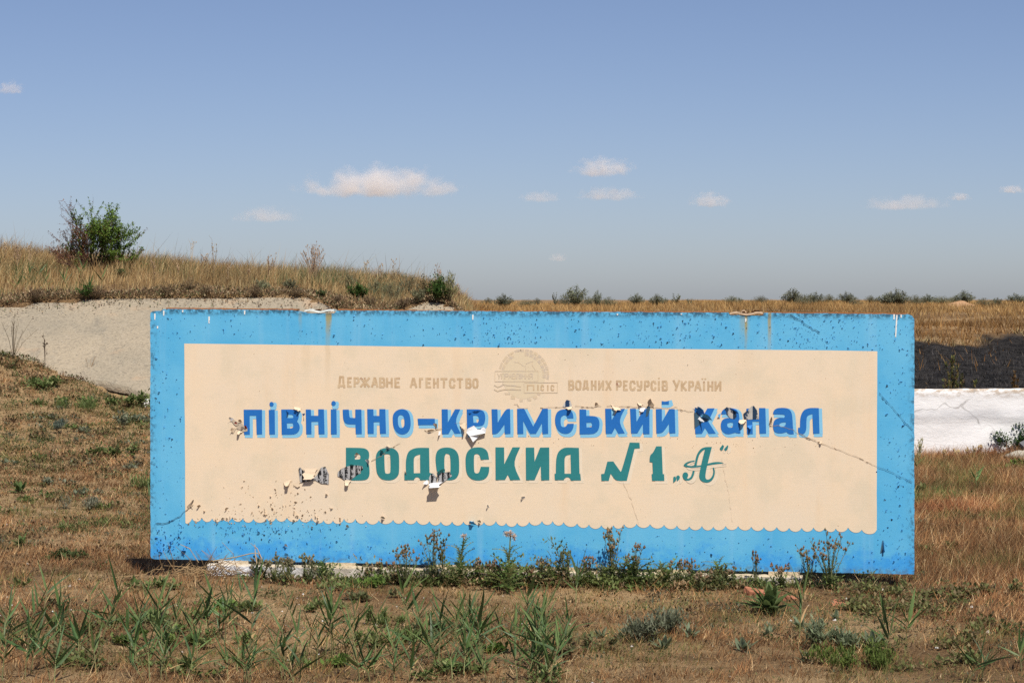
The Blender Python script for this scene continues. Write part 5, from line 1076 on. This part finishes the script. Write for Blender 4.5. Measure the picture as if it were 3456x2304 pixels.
def rock(name, loc, size, rz, m, label, cat, seed, tilt=0.0):
    bm = bmesh.new(); bmesh.ops.create_icosphere(bm, subdivisions=3, radius=1); rr = random.Random(seed)
    pl = [(Vector((rr.gauss(0, 1), rr.gauss(0, 1), rr.gauss(0, 1))).normalized(), rr.uniform(.55, .9)) for _ in range(11)]
    for v_ in bm.verts:
        for nrm, d in pl:
            q = v_.co.dot(nrm)
            if q > d: v_.co -= nrm * (q - d)
        v_.co += v_.co.normalized() * rr.gauss(0, .012); v_.co = Vector((v_.co.x * size[0], v_.co.y * size[1], v_.co.z * size[2]))
    me = bpy.data.meshes.new(name); bm.to_mesh(me); bm.free(); me.materials.append(m); o = link(bpy.data.objects.new(name, me)); o.location = loc; o.rotation_euler = (0, tilt, rz); tag(o, label, cat); return o
b = on_ground(3425, 1545); rock('rock', b + Vector((0, 0, .02)), (.24, .2, .09), .3, M['stone'], 'pale flat rock at the foot of the shrub by the white wall', 'rock', 4)
b2 = on_ground(3478, 1556); rock('rock', b2 + Vector((0, 0, .05)), (.20, .18, .12), 1.2, M['stone'], 'rough pale rock beside the flat rock near the wall', 'rock', 9)
mb = MB(); mb.add([(x, y, z) for z in (-.04, .04) for x, y in ((-.22, -.12), (.33, -.14), (.36, .12), (-.2, .13))], [(0, 3, 2, 1), (4, 5, 6, 7), (0, 1, 5, 4), (1, 2, 6, 5), (2, 3, 7, 6), (3, 0, 4, 7)])
o = mb.build('broken_slab', M['dark_slab']); p = at_depth(3492, 1478, 32.0); o.location = (p.x, 31.85, p.z - .06); o.rotation_euler = (.5, -.42, .3); tag(o, 'dark grey broken slab leaning on the wall over the shrub', 'slab')
# ---- bricks at the end of the footing
def brick(px, py, l, rz, ti, label):
    b = on_ground(px, py); bm = bmesh.new(); bmesh.ops.create_cube(bm, size=1)
    for v_ in bm.verts: v_.co = Vector((v_.co.x * l, v_.co.y * .11, v_.co.z * .065)) + Vector((random.gauss(0, .006), random.gauss(0, .006), random.gauss(0, .004)))
    bmesh.ops.subdivide_edges(bm, edges=bm.edges, cuts=2, use_grid_fill=True)
    for v_ in bm.verts: v_.co += Vector((random.gauss(0, .003), random.gauss(0, .003), random.gauss(0, .003)))
    bmesh.ops.bevel(bm, geom=[e for e in bm.edges if e.calc_face_angle(0) > .9], offset=.006, segments=1, affect='EDGES')
    me = bpy.data.meshes.new('brick'); bm.to_mesh(me); bm.free(); me.materials.append(M['brick']); o = link(bpy.data.objects.new('brick', me)); o.location = b + Vector((0, 0, -.008)); o.rotation_euler = (ti, .1, rz); tag(o, label, 'brick')
brick(2562, 2006, .20, .2, .2, 'orange brick lying before the footing of the sign'); brick(2668, 2026, .10, .9, .1, 'small broken brick piece between the footing and the reed'); brick(2838, 2042, .14, -.3, .25, 'broken red brick half hidden in weeds past the footing end')
# ---- thistles, rosettes and flowering weeds along the footing and in the grass
def lobed_leaf(col, lobes=5, w=.30):
    """a thistle leaf: midrib with pointed lobes on both sides, unit length along x, arching"""
    mb = MB()
    def c(t): return Vector((t, 0, .35 * t - .55 * t * t))
    n = lobes * 2
    for i in range(n):
        t0, t1 = i / n, (i + 1) / n; a, b = c(t0), c(t1); env = w * .5 * (math.sin(math.pi * min(1, .12 + .9 * (t0 + t1) / 2)) ** .7)
        for sgn in (-1, 1):
            q = env if i % 2 == 0 else env * .45; tip = (a + b) * .5 + Vector((.05, sgn * q, .03))
            k = len(mb.v); mb.v += [tuple(a), tuple(b), tuple(tip)]; mb.c += [col] * 3; mb.f.append((k, k + 1, k + 2) if sgn > 0 else (k, k + 2, k + 1))
    me = mb.mesh('leaf'); me.materials.append(M['leaf']); return me
TH = [lobed_leaf(c, 5, .42) for c in ((.15, .21, .06), (.19, .245, .08), (.12, .175, .05), (.25, .27, .11))]
def smooth_leaf(col, w, droop):
    mb = MB(); mb.leaf((0, 0, 0), (1, 0, .3), (0, 1, 0), 1.0, w, droop, 5, .18, col, lambda t: math.sin(math.pi * min(1, .1 + t * .9)) ** .8); me = mb.mesh('leaf'); me.materials.append(M['leaf']); return me
RO = [smooth_leaf((.105, .155, .05), .28, .45), smooth_leaf((.13, .18, .06), .24, .35), smooth_leaf((.09, .13, .045), .3, .55)]
GR = [smooth_leaf((.175, .215, .125), .26, .2), smooth_leaf((.20, .24, .145), .22, .3), smooth_leaf((.15, .185, .105), .3, .25)]
def rosette(b, r, n, meshes, e=None, el0=15, el1=70, name='leafy_weed'):
    e = e or thing(name, b)
    for i in range(n):
        L_ = r * random.uniform(.7, 1.35); child_copy(random.choice(meshes), e, (random.gauss(0, .01), random.gauss(0, .01), .005), (0, -rad(random.uniform(el0, el1)), i * 2.4 + random.gauss(0, .3)), (L_, L_, L_), 'leaf')
    return e
def at_footing(px, d=None):
    x, _ = S(px, 1940); p = SORG + SMAT @ Vector((x, -.13 - (random.choice([random.uniform(.0, .1), random.uniform(.0, .32)]) if d is None else d), 0)); return Vector((p.x, p.y, gz(p.x, p.y)))
def thistle(px, py, h, r, n, label, heads=2):
    b = at_footing(px); e = rosette(b, r, n, TH, name='thistle', el0=5, el1=75); st = MB(); lean = random.gauss(0, .03)
    for i in range(11):
        a = i * 2.4; L_ = r * random.uniform(.55, .9); z = .04 + (h * .66) * i / 11; child_copy(random.choice(TH), e, (lean * z / max(h, .1), 0, z), (0, -rad(random.uniform(20, 60)), a), (L_, L_, L_), 'leaf')
    if heads:
        st.tube([(0, 0, 0), (lean * .5, 0, h * .5), (lean, 0, h)], [.008, .007, .005], 5, (.16, .19, .075)); st.build('stem', M['wood'], e)
        for j in range(heads):
            mb = MB(); q = Vector((lean + (j - (heads - 1) / 2) * .028, random.gauss(0, .01), h + random.gauss(0, .008)))
            for _ in range(110):
                d = Vector((random.gauss(0, 1), random.gauss(0, 1), random.gauss(.5, .8))).normalized(); s_ = Vector((d.y, -d.x, .1)).normalized() * .0022; L_ = random.uniform(.022, .036); k = len(mb.v)
                mb.v += [tuple(q - s_), tuple(q + s_), tuple(q + d * L_ + s_), tuple(q + d * L_ - s_)]; mb.c += [random.choice([(.72, .60, .50), (.62, .48, .38), (.78, .70, .62)])] * 4; mb.f.append((k, k + 1, k + 2, k + 3))
            mb.build('flower_head', M['grass'], e)['kind'] = 'stuff'
    tag(e, label, 'thistle'); return e
thistle(1560, 1962, .37, .22, 22, 'thistle with one pale fluffy seed head before the sign', 1)
thistle(1738, 1985, .42, .24, 26, 'bright green thistle with a cluster of white fluffy heads', 3)
thistle(1110, 1945, .16, .15, 16, 'small grey green thistle on the whitewashed end of the footing', 0); thistle(1880, 1978, .12, .17, 20, 'leafy headless thistle on the footing beside the lone reed', 0)
thistle(2130, 1990, .24, .22, 24, 'broad headless thistle under the flowering weed at the footing', 0); thistle(2250, 1985, .14, .18, 18, 'small headless thistle right of the broad one at the footing', 0); thistle(2420, 1985, .2, .16, 18, 'thistle with dark closed buds before the footing', 0); thistle(2045, 1985, .12, .16, 16, 'low headless thistle between the lone reed and the flowering weed', 0)
def flower_weed(px, py, h, w, n, label, budc, dens=1.0):
    b = at_footing(px); e = thing('flowering_weed', b); st = MB(); bud = MB(); fo = MB()
    def leafat(p, L_, c):
        a = random.uniform(0, 6.28); el = random.gauss(.7, .4); d = Vector((math.cos(a) * math.cos(el), math.sin(a) * math.cos(el), math.sin(el))); fo.leaf(p, d, Vector((-math.sin(a), math.cos(a), 0)), L_, L_ * .22, .2, 2, .1, c)
    for i in range(n):
        a = random.uniform(0, 6.28); r = random.random() * w / 2; H = h * random.uniform(.6, 1.03); T = Vector((math.cos(a) * r, math.sin(a) * r, H)); m_ = Vector((T.x * .45, T.y * .45, H * .5)); st.tube([(0, 0, 0), m_, T], [.004, .003, .0018], 4, (.15, .15, .07), False)
        for _ in range(int(44 * dens)): f = random.random() ** 1.3; leafat((m_ * (f * 2) if f < .5 else m_.lerp(T, f * 2 - 1)), random.uniform(.025, .065) * (1.25 - .7 * f), random.choice([(.13, .17, .06), (.16, .195, .07), (.11, .14, .05), (.20, .20, .10)]))
        for _ in range(6):
            f = random.uniform(.5, 1); p = m_.lerp(T, f); d = Vector((random.gauss(0, .7), random.gauss(0, .7), 1)).normalized(); q = p + d * random.uniform(.015, .05); st.tube([p, q], [.0016, .0012], 3, (.15, .15, .07), False); s_ = random.uniform(.006, .011); k = len(bud.v); c = random.choice(budc)
            bud.v += [tuple(q + Vector(z)) for z in ((s_, 0, 0), (0, s_, 0), (-s_, 0, 0), (0, -s_, 0), (0, 0, s_ * 1.8), (0, 0, -s_ * 1.1))]; bud.c += [c] * 6; bud.f += [(k, k + 1, k + 4), (k + 1, k + 2, k + 4), (k + 2, k + 3, k + 4), (k + 3, k, k + 4), (k + 1, k, k + 5), (k + 2, k + 1, k + 5), (k + 3, k + 2, k + 5), (k, k + 3, k + 5)]
    st.build('stem', M['wood'], e); fo.build('foliage', M['leaf'], e)['kind'] = 'stuff'; bud.build('flower_head', M['leaf'], e)['kind'] = 'stuff'; tag(e, label, 'weed'); return e
cx = RNG.normal(.35, 1.25, 250); cx = cx[(cx > -2.3) & (cx < 2.75)]; m_ = RNG.integers(20, 80, len(cx)); lx = np.repeat(cx, m_) + RNG.normal(0, .05, m_.sum()); ly = np.repeat(-.12 - np.abs(RNG.normal(0, .10, len(cx))), m_) - np.abs(RNG.normal(0, .03, m_.sum()))
hh = np.repeat(RNG.gamma(2.2, .032, len(cx)) * (.6 + .9 * np.exp(-((cx - .2) / 1.1) ** 2)), m_) * RNG.random(m_.sum()); wx = SORG.x + lx * math.cos(SYAW) - ly * math.sin(SYAW); wy = SORG.y + lx * math.sin(SYAW) + ly * math.cos(SYAW)
V, F, C = leafbits(wx, wy, hh, .038, np.repeat(pick([(.16, .20, .065), (.20, .235, .085), (.13, .165, .05), (.26, .24, .11), (.34, .24, .13)], len(cx)), m_, 0) * RNG.uniform(.7, 1.3, (len(wx), 1))); ho = mesh_np('footing_herb', V, F, C, M['leaf']); link(ho); tag(ho, 'tangle of small green weeds along the front of the footing', 'weeds', kind='stuff')
BB = [(.34, .23, .13), (.27, .16, .09), (.22, .19, .09), (.40, .30, .20)]
flower_weed(1400, 1955, .34, .28, 9, 'weed with tan buds left of the fluffy thistle at the footing', BB); flower_weed(1475, 1958, .40, .26, 9, 'tall budding weed right beside the single headed thistle', BB); flower_weed(1520, 1950, .36, .14, 5, 'dark slender budding weed behind the single headed thistle', [(.10, .10, .05), (.2, .15, .08)])
flower_weed(2072, 1980, .44, .22, 11, 'tall weed with dense brown flower clusters before the sign', BB); flower_weed(2150, 1975, .33, .16, 6, 'smaller brown flowering weed beside the dense clustered one', BB); flower_weed(1925, 1975, .28, .3, 9, 'bushy green weed with few buds behind the lone reed', [(.16, .17, .07)])
flower_weed(2550, 1995, .26, .12, 4, 'slim budding weed above the orange brick', BB); flower_weed(2728, 2012, .30, .2, 7, 'budding weed left of the tallest tan one at the footing end', BB); flower_weed(2800, 2035, .40, .34, 13, 'tall spreading weed with tan buds at the footing end', BB); flower_weed(2440, 1985, .17, .2, 6, 'short bushy weed at the right of the footing', [(.15, .15, .06)])
for px, h in [(905, .2), (960, .22), (1010, .24), (1055, .26), (880, .16), (1075, .2), (985, .18)]: flower_weed(px, 1940, h * .8, .2, 5, 'short green weed on the whitewashed end of the footing', [(.2, .2, .1), (.3, .25, .15)])['group'] = 'short weeds at the white footing end'
for px in (1255, 1300, 1345, 1620, 1665, 1690, 1800, 1830, 1980, 2000, 2300, 2330, 2370, 2480, 2640): flower_weed(px, 1962 + px * .012, random.uniform(.10, .22), .18, 5, 'thin sparse weed growing against the bare footing', BB)['group'] = 'sparse weeds at the footing'
# green leafy weeds out in the grass
def lw(px, py, r, n, ms, label, **kw): tag(rosette(on_ground(px, py), r, n, ms, **kw), label, 'weed')
lw(2595, 2070, .20, 34, RO, 'lush green leafy rosette below the orange brick', el0=25, el1=85); lw(70, 1845, .12, 12, RO, 'bright green rosette on the left slope edge'); lw(70, 1665, .14, 14, RO, 'pointed green rosette on the sandy slope'); 
for px, py, r in [(2030, 2150, .11), (2330, 2155, .15), (2240, 2190, .14), (2760, 2140, .17), (2700, 2120, .14), (2510, 2200, .14), (2715, 2240, .12), (2590, 2145, .1), (2940, 2190, .16), (2100, 2150, .1), (2490, 2185, .1), (2820, 2090, .1), (3060, 1760, .14), (3110, 1770, .13), (3240, 1790, .12)]: [tag(o, group='grey rosettes in the grass') for o in [rosette(on_ground(px, py), r * .68, 11, GR)] if tag(o, 'grey green fleshy rosette in the dead grass right of the reeds', 'weed')]
def hc(px, py, w, h, nst, lv, ls, pal, label, grp=None, **kw): kw.setdefault('lobes', random.randint(3, 6)); o = mound(on_ground(px, py), w, h * (.7 if px < 520 and py < 1950 else 1), nst, lv if py > 1950 else int(lv * .7), ls, pal, 'herb', **kw); tag(o, label, 'herb', grp); return o
G4 = [(.15, .165, .07), (.19, .18, .09), (.12, .13, .055), (.20, .15, .08)]; G1 = [(.15, .20, .06), (.18, .225, .075), (.11, .15, .045), (.23, .24, .10)]; G2 = [(.20, .22, .14), (.24, .255, .17), (.16, .18, .11)]; G3 = [(.14, .21, .045), (.18, .25, .06), (.10, .15, .035)]
hc(2860, 2245, .36, .18, 60, 2200, .035, G3, 'dense bright green feathery herb before the footing end', narrow=.1, upright=.4); hc(2810, 2190, .34, .2, 40, 900, .055, [(.20, .225, .13), (.17, .20, .11)], 'pale green curly herb behind the bright feathery one', narrow=.12)
hc(2225, 2150, .42, .2, 60, 1500, .05, G2, 'grey green wormwood clump in the brown grass', narrow=.1, upright=.3); hc(1250, 2110, .17, .12, 24, 500, .04, G1, 'small dark green bushy herb among the reeds', narrow=.12, upright=.3)
hc(370, 1545, .40, .26, 40, 900, .05, G1, 'green bushy herb on the sandy slope left of the sign'); hc(170, 1450, .30, .16, 40, 900, .05, [(.13, .155, .12), (.10, .13, .10)], 'blue grey tufted herb on the sandy slope', narrow=.07, upright=.5); hc(270, 1715, .42, .16, 50, 1200, .05, [(.26, .26, .18), (.22, .23, .15)], 'silvery grey herb patch at the foot of the sandy slope', narrow=.08)
hc(200, 1375, .5, .22, 50, 900, .05, G1, 'leafy green clump below the concrete edge'); hc(120, 1310, .6, .25, 50, 1000, .055, G1, 'wide green clump under the concrete near dry stalks'); hc(300, 1390, .5, .24, 50, 1000, .07, [(.16, .20, .07), (.13, .17, .05)], 'yellow green grassy clump below the concrete', narrow=.05, upright=.7); hc(440, 1365, .45, .25, 40, 900, .05, G1, 'dark green clump below the hole in the concrete edge')
hc(470, 1430, .45, .22, 40, 800, .05, G2, 'pale flowering clump beside the sign on the slope'); hc(485, 1650, .4, .2, 40, 700, .07, G1, 'green clump close to the left edge of the sign', narrow=.08, upright=.4); hc(190, 1890, .4, .12, 40, 900, .035, [(.10, .13, .045), (.08, .10, .035)], 'dull green patch in the dry grass left of the sign'); hc(330, 1780, .5, .12, 40, 800, .05, G1, 'flat green patch on the slope foot', narrow=.1)
for px, py in [(30, 1440), (90, 1500), (160, 1540), (250, 1480), (330, 1470), (430, 1500), (480, 1560), (60, 1570), (150, 1610), (420, 1600), (230, 1580), (330, 1640), (120, 1690), (50, 1330), (380, 1330), (270, 1420), (500, 1500), (210, 1650), (400, 1720), (30, 1740), (480, 1400), (100, 1400)]:
    hc(min(505, max(5, px + random.gauss(0, 34))), py + random.gauss(0, 18), random.uniform(.12, .5), random.uniform(.05, .14), 18, random.randint(50, 220), .045, random.choice([G1, G4, G2]), 'small green tuft on the sandy slope left of the sign', 'green tufts on the sandy slope')
hc(3190, 1690, .55, .1, 40, 900, .06, G1, 'low green leaf patch in the grass before the white wall'); hc(3110, 1672, .4, .1, 30, 600, .06, G1, 'smaller green leaf patch next to the long one before the wall'); hc(3260, 1692, .3, .1, 30, 500, .05, G1, 'green sprouts at the right end of the long leaf patch'); hc(3440, 1590, .45, .16, 40, 800, .06, G3, 'bright green clump in the grass below the rocks')
for px, py in [(2950, 2010), (3050, 2040), (3150, 2015), (2900, 2060), (3010, 2075), (3240, 2000), (3380, 2000), (3330, 1760), (3200, 1860), (3430, 1800), (3400, 2160), (3300, 2130), (3180, 2170), (3060, 2230), (3250, 2260), (2900, 2000), (2960, 2050), (3100, 2060)]:
    hc(px + random.gauss(0, 10), py + random.gauss(0, 8), random.uniform(.25, .6), random.uniform(.05, .10), 30, random.randint(160, 420), .035, [(.16, .18, .06), (.20, .20, .075), (.13, .145, .05), (.26, .20, .10)], 'dull green herb patch in the grass right of the footing', 'green patches right of the footing')
for px, py in [(640, 2110), (700, 2180), (560, 2090), (150, 2200), (250, 2240), (560, 2260), (640, 2280), (450, 2160), (1120, 2250), (1230, 2190), (1330, 2150), (1560, 2270), (1650, 2200), (1480, 2140), (820, 2060), (740, 2060), (300, 2130), (1960, 2190), (1930, 2230), (1050, 2060), (1240, 1985), (1260, 2010), (520, 1980), (210, 2050), (60, 2010), (1150, 1985), (1460, 2290), (1700, 2290)]:
    hc(px + random.gauss(0, 8), py + random.gauss(0, 6), random.uniform(.16, .42), random.uniform(.05, .11), 20, random.randint(90, 300), .042, random.choice([G1, G4, G1, G3]), 'small green herb between the foreground reeds', 'green herbs between the reeds')
# ---- dry stalks by the concrete, straw heap under the sign's left end
dry_weed(on_ground(152, 1240), .52, .1, 4, 'single dark seed stalk against the pale concrete', (.12, .08, .05)); dry_weed(on_ground(45, 1212), .62, .75, 12, 'spreading bare twigs at the concrete edge', (.14, .10, .065), heads=False); dry_weed(on_ground(300, 1275), .3, .3, 5, 'bent dry twigs at the lower concrete edge', (.22, .15, .09), heads=False)
def straw_heap():
    b = at_footing(690, .04); mb = MB()
    for i in range(120):
        p = Vector((random.gauss(0, .16), random.gauss(0, .07), random.uniform(0, .05))); a = random.gauss(0, .5) + random.choice([0, 3.14, 1.2, 2.0]); L_ = random.uniform(.1, .32); el = random.gauss(.35, .45)
        d = Vector((math.cos(a) * math.cos(el), -abs(math.sin(a)) * .3 * math.cos(el), math.sin(el))); k = Vector((random.gauss(0, .03), random.gauss(0, .02), -abs(random.gauss(0, .05)))); g = random.uniform(.7, 1.2); c = (.44 * g, .30 * g, .155 * g)
        q = p + d * L_ * .5; e_ = p + d * L_ + k; e_.z = max(e_.z, .0); mb.tube([p, q, e_], [.003, .0026, .0016], 3, c, False)
    o = mb.build('straw_heap', M['grass']); o.location = b; o['kind'] = 'stuff'; tag(o, 'tangle of dead straw under the lower left end of the sign', 'straw')
straw_heap()
def stalk(pts, r, label):
    mb = MB(); P0 = Vector(pts[0]); mb.tube([Vector(p) - P0 for p in pts], [r] * (len(pts) - 1) + [r * .5], 5, (.50, .38, .22)); o = mb.build('reed_stalk', M['grass']); o.location = P0; tag(o, label, 'stalk')
yk = SORG.y - .16
def fp(px, py, y): return at_depth(px, py, y)
stalk([fp(712, 1893, 18.02), fp(800, 1878, 18.0), (fp(850, 1866, 17.98)), fp(870, 1866, 17.97), fp(893, 1905, 17.94)], .0045, 'long bent dry reed stalk lying along the lower edge of the sign')
stalk([fp(868, 1905, 17.9), fp(862, 1870, 17.96), fp(860, 1836, 18.02)], .0045, 'short upright dry reed stalk crossing the bent one'); stalk([fp(884, 1885, 17.93), fp(868, 1850, 17.98), fp(846, 1832, 18.02)], .004, 'leaning dry reed stalk propped on the lower left of the sign'); stalk([fp(670, 1897, 18.06), fp(640, 1850, 18.08), fp(608, 1836, 18.1)], .004, 'dry reed stalk leaning from the straw heap onto the sign')

# ================================================================== CLOUDS: far, thin and low in the sky
def cloud(vx, vy, vw, vh, dens, seed, label):
    D = 2600.0; a, k = ray(vx * 1.4694, vy * 1.4694); w = vw * 1.4694 / FPX * D; h = vh * 1.4694 / FPX * D
    bm = bmesh.new(); bmesh.ops.create_cube(bm, size=2); me = bpy.data.meshes.new('cloud'); bm.to_mesh(me); bm.free()
    o = link(bpy.data.objects.new('cloud', me)); o.location = (a * D, D, HC + k * D); o.scale = (w * .62, w * .34, h * .66)
    t = NT('cloud_vapour'); v = t.coord('Object'); xyz = t.n('ShaderNodeSeparateXYZ'); t.l(v, xyz.inputs[0]); asp = h / w
    nn = t.noise(t.mapping(v, (3.2, 1.6, 3.2 * asp * 1.35), (seed * 3.1, seed * 1.7, seed)), 1.15, 6, .62)
    zz = t.math('ADD', xyz.outputs[2], .35); zl = t.math('MAXIMUM', t.math('MULTIPLY', zz, .85), t.math('MULTIPLY', zz, -2.2))
    r2 = t.math('ADD', t.math('ADD', t.math('MULTIPLY', xyz.outputs[0], xyz.outputs[0]), t.math('MULTIPLY', xyz.outputs[1], xyz.outputs[1])), t.math('MULTIPLY', zl, zl))
    f = t.math('SUBTRACT', t.math('ADD', t.math('MULTIPLY', nn, 3.0), -.80), r2)
    d = t.math('MULTIPLY', t.ramp(f, 0.0, .75), .75 * dens / (w * .3))
    pv = t.n('ShaderNodeVolumePrincipled'); pv.inputs['Color'].default_value = (.99, .97, .96, 1); pv.inputs['Anisotropy'].default_value = 0.0; t.l(d, pv.inputs['Density'])
    t.l(pv.outputs[0], t.o.inputs['Volume']); me.materials.append(t.m); tag(o, label, 'cloud', 'small clouds low in the sky')
cloud(872, 415, 335, 88, 2.4, 1, 'largest bright cumulus cloud with a flat base'); cloud(615, 490, 150, 44, .6, 2, 'faint low cloud left of the largest cloud'); cloud(1385, 381, 140, 54, 1.2, 3, 'small bright puff above the paired flat clouds'); cloud(1240, 450, 100, 30, .55, 4, 'thin flat faint cloud strip, fainter of the pair'); cloud(1400, 443, 150, 38, .7, 5, 'flat cloud strip under the small bright puff')
cloud(1630, 456, 98, 42, .8, 6, 'lone rounded small cloud over the middle of the field'); cloud(2085, 463, 200, 42, .7, 7, 'wide flat cloud over the skyline shrubs'); cloud(2205, 450, 50, 24, .7, 8, 'tiny puff beside the wide flat cloud'); cloud(2325, 433, 60, 24, .8, 9, 'small pink cloud beyond the wide flat cloud'); cloud(22, 200, 70, 34, .6, 10, 'faint cloud high above the bank'); cloud(1282, 590, 44, 22, .5, 11, 'very faint low puff just over the bank end')
